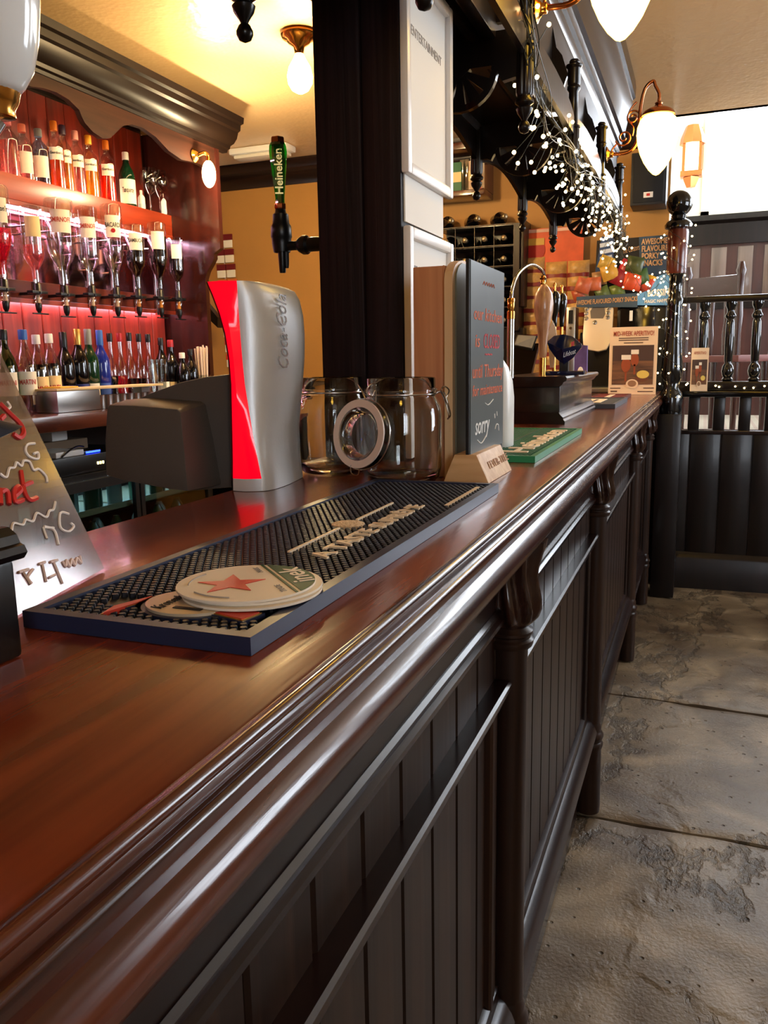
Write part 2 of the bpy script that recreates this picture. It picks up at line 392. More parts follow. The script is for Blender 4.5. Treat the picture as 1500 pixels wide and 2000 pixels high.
struct('wall_left', MB().box(XL-.1, XL, -2.6, YW+.1, 0, ZC), YEL, 'ochre wall behind the back bar')
struct('wall_far', MB().box(XL, -.20, YW, YW+.1, 0, ZC), YEL, 'ochre wall at the end of the servery')
struct('wall_behind', MB().box(XL, NW[0], YN-.1, YN, 0, ZC).box(NW[1], XR, YN-.1, YN, 0, ZC).box(NW[0], NW[1], YN-.1, YN, 0, NW[2]).box(NW[0], NW[1], YN-.1, YN, NW[3], ZC), YEL, 'ochre wall with a wide window at the near end of the room')
wn = MB()
for x_ in (NW[0], (NW[0]*2+NW[1])/3, (NW[0]+NW[1]*2)/3, NW[1]-.05): wn.box(x_, x_+.05, YN-.08, YN-.01, NW[2], NW[3])
wn.box(NW[0], NW[1], YN-.08, YN-.01, NW[2], NW[2]+.05).box(NW[0], NW[1], YN-.08, YN-.01, NW[3]-.05, NW[3]).box(NW[0], NW[1], YN-.07, YN-.03, 1.75, 1.79)
wn = tag(wn.build('window_6', DARKZ), 'wide dark framed window at the near end of the room', None, None, 'structure')
MB().box(NW[0]+.03, NW[1]-.03, YN-.05, YN-.045, NW[2]+.03, NW[3]-.03).build('pane', PANE, wn)
wr = MB()
for ya_, yb_, wins, a_, b_ in ((-2.6, 4.5, WINR, WZ0, WZ1), (4.5, YB, WIN_ADDED, UZ0, UZ1)):
    wr.box(XR, XR+.14, ya_, yb_, 0, a_).box(XR, XR+.14, ya_, yb_, b_, 3.9)
    ys = [ya_]+[q for p in wins for q in p]+[yb_]
    for i in range(0, len(ys), 2): wr.box(XR, XR+.14, ys[i], ys[i+1], a_, b_)
struct('wall_right', wr, mat('cream_wall_paint', (206, 192, 166), .6), 'cream wall with tall windows on the drinkers\' side')
for i, (a, b, WZ0, WZ1) in enumerate([w_+(WZ0, WZ1) for w_ in WINR]+[w_+(UZ0, UZ1) for w_ in WIN_ADDED]):  # the raised room's windows here are added for its light
    wn = tag(MB().box(XR+.0, XR+.1, a, a+.05, WZ0, WZ1).box(XR, XR+.1, b-.05, b, WZ0, WZ1).box(XR, XR+.1, a, b, WZ0, WZ0+.05).box(XR, XR+.1, a, b, WZ1-.05, WZ1)
             .box(XR+.03, XR+.07, a, b, (WZ0+WZ1)/2-.02, (WZ0+WZ1)/2+.02).box(XR+.03, XR+.07, (a+b)/2-.02, (a+b)/2+.02, WZ0, WZ1).build('window_%d' % (i+1), DARKZ), 'dark framed window in the unseen side wall', None, None, 'structure')
    MB().box(XR+.045, XR+.05, a+.03, b-.03, WZ0+.03, WZ1-.03).build('pane', PANE, wn)
# raised room beyond the screen
CARP = bpy.data.materials.new('tartan_carpet'); CARP.use_nodes = True
def _carp():
    nt = CARP.node_tree; b = nt.nodes['Principled BSDF']; N = nt.nodes.new; L = nt.links.new
    tc = N('ShaderNodeTexCoord'); prev = None
    for k, (ax, sc, c) in enumerate((('X', 2.2, (120, 110, 100)), ('Y', 2.2, (110, 102, 92)), ('X', 5.1, (140, 90, 84)), ('Y', 5.1, (150, 146, 138)))):
        wv = N('ShaderNodeTexWave'); wv.bands_direction = ax; wv.inputs['Scale'].default_value = sc
        rp = N('ShaderNodeValToRGB'); rp.color_ramp.interpolation = 'CONSTANT'; rp.color_ramp.elements[0].color = lin((170, 160, 146))+(1,); rp.color_ramp.elements[1].position = .72; rp.color_ramp.elements[1].color = lin(c)+(1,)
        L(tc.outputs['Object'], wv.inputs['Vector']); L(wv.outputs['Fac'], rp.inputs['Fac'])
        if prev is None: prev = rp.outputs['Color']
        else:
            mx = N('ShaderNodeMix'); mx.data_type = 'RGBA'; mx.inputs['Factor'].default_value = .5; L(prev, mx.inputs['A']); L(rp.outputs['Color'], mx.inputs['B']); prev = mx.outputs['Result']
    L(prev, b.inputs['Base Color']); b.inputs['Roughness'].default_value = .9
_carp()
YS = YS0           # oak screen in front of the raised room
ZR = .80
struct('floor_raised', MB().box(-.6, XR, YW+.1, YB, 0, ZR).box(-.19, XR, YS+.075, YW+.1, 0, ZR), CARP, 'tartan carpet of the raised room behind the screen')
CRW = mat('white_wall_paint', (236, 230, 214), .6)
struct('ceiling_raised', MB().box(-.7, XR, YW+.04, YB+.1, 3.7, 3.8).box(-.7, XR, YW, YW+.04, ZC, 3.8), CRW, 'white ceiling of the raised room')
struct('wall_raised', MB().box(-.7, -.6, YW+.1, YB, 0, 3.8).box(-.6, -.2, YW+.1, YW+.2, ZR, 3.8).box(-.26, -.2, YW-.001, YW+.1, ZC, 3.8), CRW, 'white side wall of the raised room')
fb = MB().box(-.7, FW[0], YB, YB+.12, ZR, 3.8).box(FW[1], XR, YB, YB+.12, ZR, 3.8) if FW[1] < XR else MB().box(-.7, FW[0], YB, YB+.12, ZR, 3.8)
fb.box(FW[0], XR, YB, YB+.12, ZR, FW[2]).box(FW[0], XR, YB, YB+.12, FW[3], 3.8)
struct('wall_window', fb, CRW, 'white wall round the tall end window')
wf = tag(MB().box(FW[0], FW[0]+.06, YB-.01, YB+.06, FW[2], FW[3]).box(FW[0], XR, YB-.01, YB+.06, FW[2], FW[2]+.05).box(FW[0], XR, YB-.01, YB+.06, FW[3]-.05, FW[3])
         .build('window_5', CRW), 'tall white framed end window of the raised room', None, None, 'structure')
for x in (.95, 1.75): MB().box(x-.025, x+.025, YB, YB+.05, FW[2], FW[3]).build('mullion', CRW, wf)
MB().box(FW[0]+.03, XR-.02, YB+.02, YB+.025, FW[2]+.03, FW[3]-.03).build('pane', PANE, wf)
# dado panelling on the end wall
PANL = wood('grey_brown_panel', (84, 68, 60), (110, 90, 80), 'z', .3, 30, .3, .05, .05)
REDDK = wood('red_brown_stile', (42, 16, 11), (64, 28, 20), 'z', .3, 30, .3, .05, .05)
zt = PY(1400, 478, YB-.06).z; zm = PY(1400, 588, YB-.06).z
dad = struct('trim_1', MB().box(-.6, XR, YB-.05, YB-.001, ZR, zt), REDDK, 'dark red-brown dado panelling below the end window')
MB().prism([(YB-.001, zt), (YB-.001, FW[2]), (YB-.16, FW[2]), (YB-.16, FW[2]-.04), (YB-.1, FW[2]-.06), (YB-.09, zt)], -.6, XR, 'x').build('sill_rail', BLACKW, dad)
MB().box(-.6, XR, YB-.075, YB-.05, zm-.06, zm).build('middle_rail', BLACKW, dad)
for i in range(-2, 10):
    a = PY(1387+51.5*i, 540, YB-.06).x; b = PY(1417+51.5*i, 540, YB-.06).x
    if a < -.55 or b > XR: continue
    MB().box(a, b, YB-.056, YB-.05, zm+.01, zt-.02).build('panel', PANL, dad, 35, .004)

# ================================================================= BAR
BY0, BY1 = -.9, 4.10
XB = -.597
bt = thing('mahogany_slab', 'long glossy mahogany bar top with a heavy moulded front rail', 'bar top', (-.4, 1.6, 1.055))
MB().box(XB, -.196, BY0, BY1, 1.055, 1.10).build('worktop', BARTOP, bt, 35, .003)
def arc(cx, cz, r, a0, a1, n): return [(cx+r*math.cos(math.radians(a0+(a1-a0)*i/n)), cz+r*math.sin(math.radians(a0+(a1-a0)*i/n))) for i in range(n+1)]
rp = [(-.215, 1.05), (-.1960, 1.1004)]
rp += arc(-.1912, 1.0975, .0040, 130, -40, 7)           # small bead
rp += [(-.1872, 1.0925), (-.1866, 1.0900)]
rp += arc(-.1840, 1.0868, .0036, 120, -20, 6)
rp += [(-.1805, 1.0825), (-.1818, 1.0800), (-.1826, 1.0775)]     # cove
rp += arc(-.1930, 1.0560, .0190, 62, -100, 18)            # big torus
rp += [(-.200, 1.034), (-.236, 1.036)]
MB().prism(rp, BY0, BY1+.03, 'y').build('front_rail', RAIL, bt, 40)

bf = thing('bar_counter', 'dark panelled bar front with boarded bays, ledge and turned columns', 'bar counter', (-.4, 1.6, ZF))
MB().box(-.575, -.258, BY0, YW-.01, ZF, 1.054).build('carcass', DARKY, bf)
MB().box(-.262, -.19, YW-.06, YW-.011, ZF, 1.054).build('added_end_panel', BLACKW, bf)  # dark panel added to block the bright gap beside the newel
MB().box(-.258, -.236, BY0, BY1, .945, 1.036).build('frieze', DARKY, bf)
MB().prism([(-.245, .950), (-.235, .950), (-.231, .946), (-.231, .941), (-.226, .938), (-.226, .932), (-.232, .929), (-.234, .923), (-.245, .923)], BY0, BY1, 'y').build('frieze_moulding', DARKY, bf, 30)
COLY = [.02, 1.05, 2.035, 3.20, 4.0]
cuts_y = [BY0]+COLY+[BY1]
pitch = .092
# alike boards share their mesh data (upper and lower course)
def board_proto(z0, z1):
    p = pitch
    return MB().prism([(-.258, .0015), (-.2435, .0015), (-.2405, .0045), (-.2405, p-.0045), (-.2435, p-.0015), (-.258, p-.0015)], z0, z1, 'z')
pu = board_proto(.842, .94).build('board', DARKZ, bf, 30)
pl = board_proto(.375, .842).build('board', DARKZ, bf, 30)
yy = -.36; k = 0
for proto in (pu, pl):
    yy = -.36; first = True
    while yy < BY1-pitch:
        o = proto if first else proto.copy()
        if not first: COL.objects.link(o)
        o.location.y = yy - 0; first = False; yy += pitch
for i in range(len(cuts_y)-1):
    a, b = cuts_y[i]+.03, cuts_y[i+1]-.03
    if b < .1 or b-a < .2: continue
    MB().prism([(-.246, .838), (-.246, .849), (-.2205, .849), (-.217, .846), (-.217, .840), (-.222, .836), (-.222, .828), (-.228, .824), (-.232, .815), (-.246, .815)], a, b, 'y').build('ledge', DARKY, bf, 30)
    for y0, y1 in ((a, a+.05), (b-.05, b)):
        MB().prism([(-.246, y0), (-.234, y0), (-.231, y0+.004), (-.231, y0+.016), (-.236, y0+.02), (-.233, y0+.03), (-.236, y1), (-.246, y1)], .38, .83, 'z').build('stile', DARKZ, bf, 30)
    MB().prism([(-.262, .395), (-.243, .395), (-.240, .39), (-.232, .383), (-.230, .366), (-.222, .36), (-.212, .345), (-.207, .332), (-.211, .318), (-.220, .31), (-.221, .298), (-.234, .29), (-.262, .288)], a, b, 'y').build('base_moulding', DARKY, bf, 30)
MB().prism([(-.29, ZF), (-.250, ZF), (-.250, .3), (-.29, .3)], BY0, BY1, 'y').build('plinth', DARKY, bf)
# columns with twisted leaf capitals
def make_col(y):
    cx = -.228
    root = MB().lathe((cx, y, 0), [(.0265, .350), (.0255, .45), (.0255, .85), (.0255, .892)], 24).build('column', DARKZ, bf, 40)
    MB().lathe((cx, y, 0), [(.024, .888), (.031, .890), (.033, .895), (.033, .899), (.029, .902), (.029, .905), (.032, .908), (.032, .912), (.027, .916), (.025, .919)], 24).build('collar', DARKZ, root, 40)
    def md(a, z, j):
        t = (z-.917)/.09
        return 1+.15*math.sin(9*a+t*3.4)*min(1, 5*t+.1)
    prof = [(.024, .917), (.030, .922), (.035, .931), (.038, .943), (.038, .956), (.036, .970), (.034, .984), (.035, .998), (.039, 1.012), (.043, 1.026), (.044, 1.036)]
    MB().lathe((cx, y, 0), prof, 90, md).build('capital', mat('carved_dark_oak', (44, 23, 16), .2, coat=.4, var=.3, vscale=40), root, 60)
    MB().lathe((cx, y, 0), [(.030, ZF+.001), (.031, ZF+.02), (.030, .275), (.033, .283), (.034, .292), (.030, .298), (.032, .304), (.0345, .311), (.0345, .317), (.030, .324), (.028, .329), (.0285, .337), (.026, .345), (.0245, .350)], 24).build('base', DARKZ, root, 40)
for y in COLY: make_col(y)

# ================================================================= PILLAR, NOTICES
YP0, YP1 = 1.25, 1.47
xa, xb = PY(630, 735, YP0).x, PY(787, 735, YP0).x
pil = thing('wooden_pillar', 'dark rough-sawn square timber pillar standing on the bar', 'pillar', ((xa+xb)/2, YP0, 1.1))
xm = xa+(xb-xa)*.555
MB().box(xa, xm-.001, YP0, YP1, 1.1005, ZC-.001).build('timber', PILLAR, pil, 35, .003)
MB().box(xm+.001, xb, YP0+.002, YP1, 1.1005, ZC-.001).build('timber', PILLAR, pil, 35, .003)
ALU = mat('white_snap_frame', (232, 226, 220), .3)
def notice(name, label, y0, y1, z0, z1, x, texts):
    t = thing(name, label, 'notice', (x, y0, z0))
    f = .018
    for nm, a in (('frame_side', (y0, y0+f, z0, z1)), ('frame_side', (y1-f, y1, z0, z1)), ('frame_rail', (y0+f, y1-f, z0, z0+f)), ('frame_rail', (y0+f, y1-f, z1-f, z1))):
        MB().box(x, x+.013, *a).build(nm, ALU, t, 35, .004)
    sh = MB().box(x+.001, x+.004, y0+f*.8, y1-f*.8, z0+f*.8, z1-f*.8).build('poster_sheet', PAPER, t)
    for s, sz, yy, zz, m in texts:
        text(s, sz, m, sh, (x+.0045, yy, zz), (0, 1, 0), (0, 0, 1))
    return t
GRI = mat('pale_grey_ink', (170, 160, 150), .7)
YLI = mat('pale_yellow_ink', (236, 228, 150), .7)
GR2 = mat('grey_ink', (130, 124, 120), .7)
zs_c = 1.27+.62/1.008
ys0 = PX(790, 400, xb+.006).y; ys1 = PX(880, 395, xb+.008).y
zlo = PX(880, 392, xb+.006).z
notice('framed_notice', 'white framed notice high on the dark pillar, top of the pair', ys0, ys1, zlo, min(zlo+.45, zs_c-.02), xb+.001,
       [('ENTERTAINMENT', .02, ys0+.12, zlo+.215, GRI)])
z2 = PX(880, 490, xb+.006).z
nt2 = notice('framed_notice', 'white framed notice low on the dark pillar, behind the wooden menu boards', ys0+.004, ys1+.002, 1.105, PX(880, 478, xb+.006).z, xb+.001,
       [('STAFF WISEREP', .025, ys0+.12, z2-.055, GR2)])
pb = MB().box(xb+.0005, xb+.003, ys0+.012, ys1-.03, PX(850, 460, xb).z, zlo+.02).build('paper_sheet', PAPER)
tag(pb, 'plain white paper sheet between the two framed notices', 'paper')

# ---- lager tap on an arm out of the pillar
ty = 1.37
tp = PY(552, 480, ty); tap = thing('beer_tap', 'black lager tap with a green glass handle on the pillar arm', 'beer tap', (tp.x, ty, tp.z))
arm_z = PY(600, 478, ty).z
MB().tube([(xa, ty, arm_z), (PY(602, 478, ty).x, ty, arm_z)], .0125, 16).build('arm', BLACKP, tap, 40)
MB().lathe((PY(602, 478, ty).x, ty, arm_z), [(.013, -.002), (.0165, .002), (.0165, .010), (.012, .018), (.008, .022), (.008, .05)], 16, axis=(-1, 0, 0)).build('coupling', BLACKP, tap, 40)
zt0, zt1, zt2 = PY(548, 530, ty).z, PY(548, 408, ty).z, PY(543, 268, ty).z
xc = PY(550, 470, ty).x; xt = PY(542, 275, ty).x
MB().lathe((xc, ty, 0), [(.0095, zt0+.045), (.012, zt0+.05), (.015, arm_z-.01), (.0175, arm_z+.005), (.0175, arm_z+.014), (.019, arm_z+.016), (.018, arm_z+.035), (.015, arm_z+.04), (.014, arm_z+.055), (.010, zt1-.006), (.009, zt1)], 12).build('body', BLACKP, tap, 40)
MB().lathe((xc, ty, 0), [(.005, zt0-.003), (.006, zt0), (.0075, zt0+.03), (.0095, zt0+.05)], 10).lathe((xc+.009, ty, 0), [(.003, zt0+.005), (.004, zt0+.01), (.005, zt0+.05)], 8).build('nozzle', BLACKP, tap, 40)
ax = (xt-xc, 0, zt2-zt1); hl = Vector(ax).length
MB().lathe((xc, ty, zt1), [(.0095, -.001), (.0105, .001), (.0105, .008), (.0095, .009)], 8, axis=ax).build('ferrule', COPPER, tap, 30)
hp = [(.0085, .009), (.0085, hl*.15), (.011, hl*.35), (.0145, hl*.62), (.0165, hl*.80), (.0155, hl*.88), (.013, hl*.92)]
MB().lathe((xc, ty, zt1), hp, 8, axis=ax).build('handle', thin('green_glass', (60, 190, 100), .25, .05), tap, 20)
MB().lathe((xc, ty, zt1), [(r*.72, z) for r, z in hp], 8, axis=ax).build('handle_core', mat('metallic_green', (70, 150, 70), .25, .7), tap, 20)
MB().lathe((xc, ty, zt1), [(.013, hl*.92), (.0125, hl*.985), (.011, hl)], 6, axis=ax).build('cap', COPPER, tap, 20)
nd = (CAM-Vector((xc, ty, zt1+hl*.5))); nd.z = 0; nd.normalize(); sd_ = Vector((-nd.y, nd.x, 0))
axn = Vector(ax).normalized()
text('Heineken', .02, mat('silver_gold_letter', (226, 214, 150), .35, .5), tap, Vector((xc, ty, zt1))+axn*hl*.5+nd*.0150, axn, -sd_, .001, bold=.0003)

# ================================================================= SOFT DRINK TOWER
SILV = mat('brushed_silver_panel', (222, 226, 230), .42, .45, var=.08, vscale=6, bump=.03, bscale=200)
GREYP = mat('charcoal_plastic', (86, 80, 76), .45, bump=.15, bscale=700)
tw = thing('drinks_dispenser', 'silver and glowing red soft drink dispenser tower on the bar', 'drinks dispenser', (-.6, 1.03, 1.1))
lev = [ # v, left of red, red/silver seam, right edge
 (548, 405, 462, 562), (556, 408, 463, 575), (575, 416, 464, 585), (610, 429, 466, 592), (650, 440, 469, 595), (700, 448, 473, 595), (750, 452, 478, 592), (800, 453, 486, 588), (850, 454, 494, 585), (900, 455, 504, 587), (935, 455, 511, 590)]
yL, yM, yRr = .955, .962, 1.10
sil, red, back, blk = [], [], [], []
def qbez(a, b, c, n): return [a*(1-t)**2+b*2*t*(1-t)+c*t*t for t in [i/n for i in range(n+1)]]
zbot = 1.1005
for v, l, m_, r_ in lev+[(None, 455, 512, 592)]:
    if v is None:
        pl_, pm, pr = PY(l, 950, yL), PY(m_, 955, yM), PY(r_, 935, yRr)
        for p in (pl_, pm, pr): p.z = zbot
    else:
        pl_, pm = PY(l, v+(8 if v < 560 else 0)*0, yL), PY(m_, v, yM); pr = PY(r_, v, yRr); pl_.z = pm.z; pr.z = pm.z
    ctrl = Vector((pr.x+.028, pm.y+.012, pm.z))
    q = qbez(pm, ctrl, pr, 14)
    bk_ = [Vector((pr.x-.05, yRr+.015, pm.z)), Vector((pl_.x+.02, yRr+.0, pm.z)), Vector((pl_.x+.004, yL+.03, pm.z))]
    sil.append(q+[pr+Vector((-.02, .012, 0)), pm+Vector((-.004, .012, 0))])
    red.append([pl_, (pl_+pm)/2+Vector((.0, -.006, 0)), pm, pm+Vector((-.004, .010, 0)), pl_+Vector((.002, .010, 0))])
    back.append([pl_+Vector((-.0035, .002, 0)), pl_+Vector((.002, .011, 0)), pm+Vector((-.004, .013, 0)), pr+Vector((-.021, .013, 0)), bk_[0], bk_[1], pl_+Vector((-.004, .03, 0))])
MB().loft(sil).build('silver_panel', SILV, tw, 50)
rl = red[:-1]; MB().loft(rl).build('light_panel', mat('glowing_red_acrylic', (200, 6, 24), .12, emit=(255, 0, 32), es=.75, coat=.1), tw, 50)
rb = red[-2:]; MB().loft([[p for p in red[-2]], [p for p in red[-1]]]).build('base_strip', SILV, tw, 50)
MB().loft(back).build('rear_shell', BLACKP, tw, 50)
# vertical embossed script on the silver face
ctr = (PY(562, 640, 1.02)); mid = sil[4][8]
nrm = (sil[4][9]-sil[4][7]); nrm = Vector((nrm.y, -nrm.x, 0)).normalized()
tang = Vector((-nrm.y, nrm.x, 0))
text('Coca-Cola', .036, mat('embossed_silver', (196, 200, 204), .25, .8), tw, mid+nrm*.0012, (0, 0, 1), -tang, .0014, shear=.35, bold=-.0002, fit=.098, name='embossed_script')
# charcoal rear housing and nozzle box
yb = .905
hump = [(270, 778), (300, 765), (350, 747), (400, 736), (452, 730), (456, 952), (420, 955), (366, 960), (270, 940), (225, 925), (225, 800)]
hp0 = [PY(u, v, .985) for u, v in hump]; hp1 = [p+Vector((0, .075, 0)) for p in hp0]
MB().loft([hp0, hp1]).build('rear_housing', GREYP, tw, 25, .004)
fa = [(209, 796), (214, 791), (262, 792), (345, 799), (353, 806), (360, 880), (367, 960), (330, 955), (240, 938), (207, 928), (205, 860)]
fbk = [(240, 786), (250, 780), (300, 776), (395, 783), (404, 788), (420, 860), (436, 945), (380, 952), (280, 930), (240, 920), (236, 850)]
r0 = [PY(u, v, yb) for u, v in fa]; r1 = [PY(u, v, yb+.085) for u, v in fbk]
MB().loft([r0, r1]).build('nozzle_housing', GREYP, tw, 25, .003)

# ================================================================= PRESERVE JARS
WIRE = mat('galvanised_wire', (190, 184, 176), .25, 1)
FROST = mat('rubber_seal', (226, 204, 190), .4)
def jar(cx, cy, label, clip_a):
    z0 = 1.1005; H = .147; R = .057
    t = thing('preserve_jar', label, 'jar', (cx, cy, z0))
    out = [(.001, .004), (.030, .003), (.040, .0005), (.047, .002), (.0535, .010), (.0562, .022), (.057, .05), (.057, .095), (.0555, .108), (.051, .116), (.0485, .121), (.0485, .124), (.0515, .126), (.0515, .131), (.0485, .133), (.048, .146), (.0465, .147)]
    inn = [(.0445, .146), (.0445, .121), (.048, .113), (.052, .106), (.0538, .094), (.0538, .05), (.0525, .022), (.049, .013), (.042, .009), (.001, .010)]
    MB().lathe((cx, cy, z0), out+inn, 48).build('glass_body', GLASS, t, 60)
    ring = [(cx+.0500*math.cos(2*PI*i/40), cy+.0500*math.sin(2*PI*i/40), z0+.1245) for i in range(40)]
    MB().tube(ring, .0012, 6, True).build('wire_band', WIRE, t, 60)
    d = Vector((math.cos(clip_a), math.sin(clip_a), 0)); s = Vector((-d.y, d.x, 0)); b = Vector((cx, cy, z0))
    def P(r, w, h): return b+d*r+s*w+Vector((0, 0, h))
    MB().tube(smoothpath([P(.051, .013, .1245), P(.056, .012, .128), P(.062, .010, .118), P(.068, .008, .096), P(.066, .003, .090), P(.066, -.003, .090), P(.068, -.008, .096), P(.062, -.010, .118), P(.056, -.012, .128), P(.051, -.013, .1245)], 4), .0011, 6).build('lever_wire', WIRE, t, 60)
    MB().tube(smoothpath([P(.062, .010, .118), P(.066, .012, .128), P(.060, .010, .134), P(.056, .004, .130), P(.060, -.008, .126)], 4), .0011, 6).build('toggle_wire', WIRE, t, 60)
    return t
j2 = PY(785, 900, 1.088); j1 = PY(651, 900, 1.165)
jt1 = jar(j1.x, 1.165, 'empty clear clip-top jar beside the silver drinks tower, its lid hidden', math.radians(225))
jt2 = jar(j2.x, 1.088, 'empty clear clip-top jar with its glass lid hanging open beside the wooden menu boards', math.radians(10))
# hanging lid of the nearer jar: faces down-left towards the camera
lc = PY(705, 848, 1.028); la = (Vector((-.30, -.80, .12))).normalized()
lid = MB().lathe(lc, [(.046, .004), (.0475, .0), (.0475, -.008), (.044, -.013), (.03, -.016), (.001, -.017), (.001, -.012), (.028, -.011), (.030, .002), (.034, .006), (.037, .006), (.037, .003)], 40, axis=la, closed=True).build('lid', GLASS, jt2, 60)
MB().lathe(lc, [(.0365, .0035), (.0365, .0065), (.0465, .0065), (.0465, .0042)], 40, axis=la, closed=True).build('rubber_ring', FROST, lid, 50)
q_ = Vector((0, 0, 1)).rotation_difference(la)
ringp = [lc+q_ @ Vector((.0483*math.cos(2*PI*i/36), .0483*math.sin(2*PI*i/36), -.004)) for i in range(36)]
MB().tube(ringp, .0011, 6, True).build('wire_band', WIRE, lid, 60)
top = PY(715, 762, 1.04); MB().tube(smoothpath([PY(735, 748, 1.045), PY(722, 752, 1.03), PY(716, 765, 1.028), PY(726, 775, 1.026), PY(733, 762, 1.03), PY(734, 790, 1.03)], 4), .0011, 6).tube(smoothpath([PY(700, 752, 1.05), PY(706, 762, 1.035), PY(714, 780, 1.03)], 4), .0011, 6).build('hinge_wire', WIRE, jt2, 60)
MB().tube(smoothpath([PY(686, 908, 1.02), PY(686, 924, 1.02), PY(700, 927, 1.02), PY(701, 908, 1.02)], 4), .0011, 6).build('hanging_loop', WIRE, lid, 60)

# ================================================================= MENU BOARDS AND SLATE SIGN
x0, x1 = PY(808, 700, 1.15).x, PY(866, 700, 1.15).x
zt_ = PY(840, 520, 1.15).z
mbx = thing('menu_box', 'tall cherry-veneered menu box behind the slate sign', 'menu box', ((x0+x1)/2, 1.15, 1.1))
MB().box(x0, x1, 1.15, 1.25, 1.1005, zt_).build('box_body', OAKD, mbx, 35, .002)
MB().box(x1+.0002, x1+.002, 1.148, 1.25, 1.1005, zt_).build('lid_panel', OAKD, mbx)
# arch-topped board
xb0 = x1+.004; za = PY(890, 503, 1.16).z
nseg = 12; yb0_, yb1_ = 1.142, 1.27; ym = (yb0_+yb1_)/2; rr = (yb1_-yb0_)/2
poly = [(yb0_, 1.1005), (yb1_, 1.1005)]+[(ym+rr*math.cos(PI*i/nseg), za-.03+.03*math.sin(PI*i/nseg)) for i in range(nseg+1)]
ab = thing('menu_board', 'pale oak arch-topped menu board between the veneered box and the slate sign', 'menu board', (xb0, ym, 1.1))
MB().prism(poly, xb0, xb0+.012, 'x').build('board_panel', OAK, ab, 30)
poly2 = [(y_+.012*(1 if y_ < ym else -1), min(z_, za-.005)) for y_, z_ in poly]
MB().prism(poly2, xb0+.012, xb0+.0145, 'x').build('face_panel', mat('grey_green_board_face', (120, 122, 108), .4), ab, 30)
# slate sign
XS = -.300
SLATE = mat('slate_grey_board', (84, 92, 92), .3, var=.12, vscale=10)
sg = thing('slate_sign', 'slate chalk sign in a pine block saying the kitchen is closed', 'sign', (XS, 1.24, 1.1))
a0 = PX(916, 700, XS).y; a1 = PX(981, 700, XS).y
bl = [( -.036, 1.1005), (.030, 1.1005), (.012, 1.140), (-.020, 1.140)]
MB().prism([(XS+x+.0, z) for x, z in bl], a0-.004, PX(1000, 905, XS+.03).y, 'y').build('pine_block', PINE, sg, 30, .0015)
zs1 = PX(916, 505, XS).z
MB().box(XS-.004, XS+.001, a0-.003, a1, 1.112, zs1).build('slate_panel', BLACKI, sg, 30, .001)
fc = MB().box(XS+.001, XS+.0022, a0+.001, a1-.001, 1.137, zs1-.001).build('slate_face', SLATE, sg)
ORA = mat('orange_chalk', (214, 110, 74), .8); PNK = mat('pink_chalk', (196, 60, 66), .8); CHK = mat('white_chalk', (236, 236, 232), .8)
cy = (a0+a1)/2; wdt = a1-a0; H = zs1-1.137
def ln(s, f, sz, m, fit, dy=0, sh=.1): text(s, sz, m, fc, (XS+.0025, cy+dy, 1.137+H*f), (0, 1, 0), (0, 0, 1), .0004, shear=sh, fit=wdt*fit, bold=.0001)
MB().tube(smoothpath([(XS+.0026, cy-wdt*.17+wdt*.034*k_, 1.137+H*.9+(.003 if k_ % 2 else -.002)) for k_ in range(11)], 3), .0005, 4).build('chalk_stroke', ORA, fc)
ln('our kitchen', .735, .026, ORA, .84)
ln('is', .595, .026, ORA, .12, -wdt*.32); ln('CLOSED', .595, .030, PNK, .5, wdt*.1); ln('~~~', .53, .02, PNK, .22)
ln('until Thursday', .435, .027, ORA, .92); ln('for maintenance', .335, .022, ORA, .9); ln('sorry', .145, .036, CHK, .42, -wdt*.18, .2)
for l_ in ([(.20, .19), (.21, .165)], [(.27, .20), (.28, .175)], [(.22, .10), (.26, .125), (.32, .12), (.34, .085)]):
    MB().tube(smoothpath([(XS+.0026, cy+wdt*a_, 1.137+H*b_) for a_, b_ in l_], 4), .0009, 5).build('chalk_stroke', CHK, fc, 50)
MB().tube(smoothpath([(XS+.0026, cy-wdt*.32, 1.137+H*.075), (XS+.0026, cy-wdt*.2, 1.137+H*.05), (XS+.0026, cy-wdt*.05, 1.137+H*.085)], 5), .0008, 5).tube(smoothpath([(XS+.0026, cy-wdt*.1, 1.137+H*.265), (XS+.0026, cy, 1.137+H*.25), (XS+.0026, cy+wdt*.15, 1.137+H*.275)], 5), .0007, 5).build('chalk_flourish', CHK, fc)
tn = Vector((.040, 0, .018)).normalized()
text('FEVER-TREE', .016, mat('scorched_pine', (170, 120, 76), .7), sg, Vector((XS+.0215, a0+.09, 1.121)), (0, 1, 0), (-.018, 0, .040), .0006, fit=.12)
# milk jug with green cap behind the sign
mj = PY(962, 800, 1.52)
mk = thing('milk_bottle', 'white plastic milk bottle with a green cap behind the slate sign', 'milk bottle', (mj.x, 1.52, 1.1))
def sq(a, z, j): return 1/max(abs(math.cos(a)), abs(math.sin(a)))**.5
MB().lathe((mj.x, 1.52, 1.1005), [(.036, 0), (.039, .004), (.039, .10), (.036, .13), (.028, .155), (.018, .170), (.017, .18)], 28, sq).build('body', mat('milky_plastic', (232, 232, 226), .35, bump=.1, bscale=30), mk, 50)
MB().lathe((mj.x, 1.52, 1.1005), [(.019, .172), (.020, .174), (.020, .188), (.018, .19)], 20).build('cap', mat('green_cap', (30, 90, 54), .4), mk, 40)

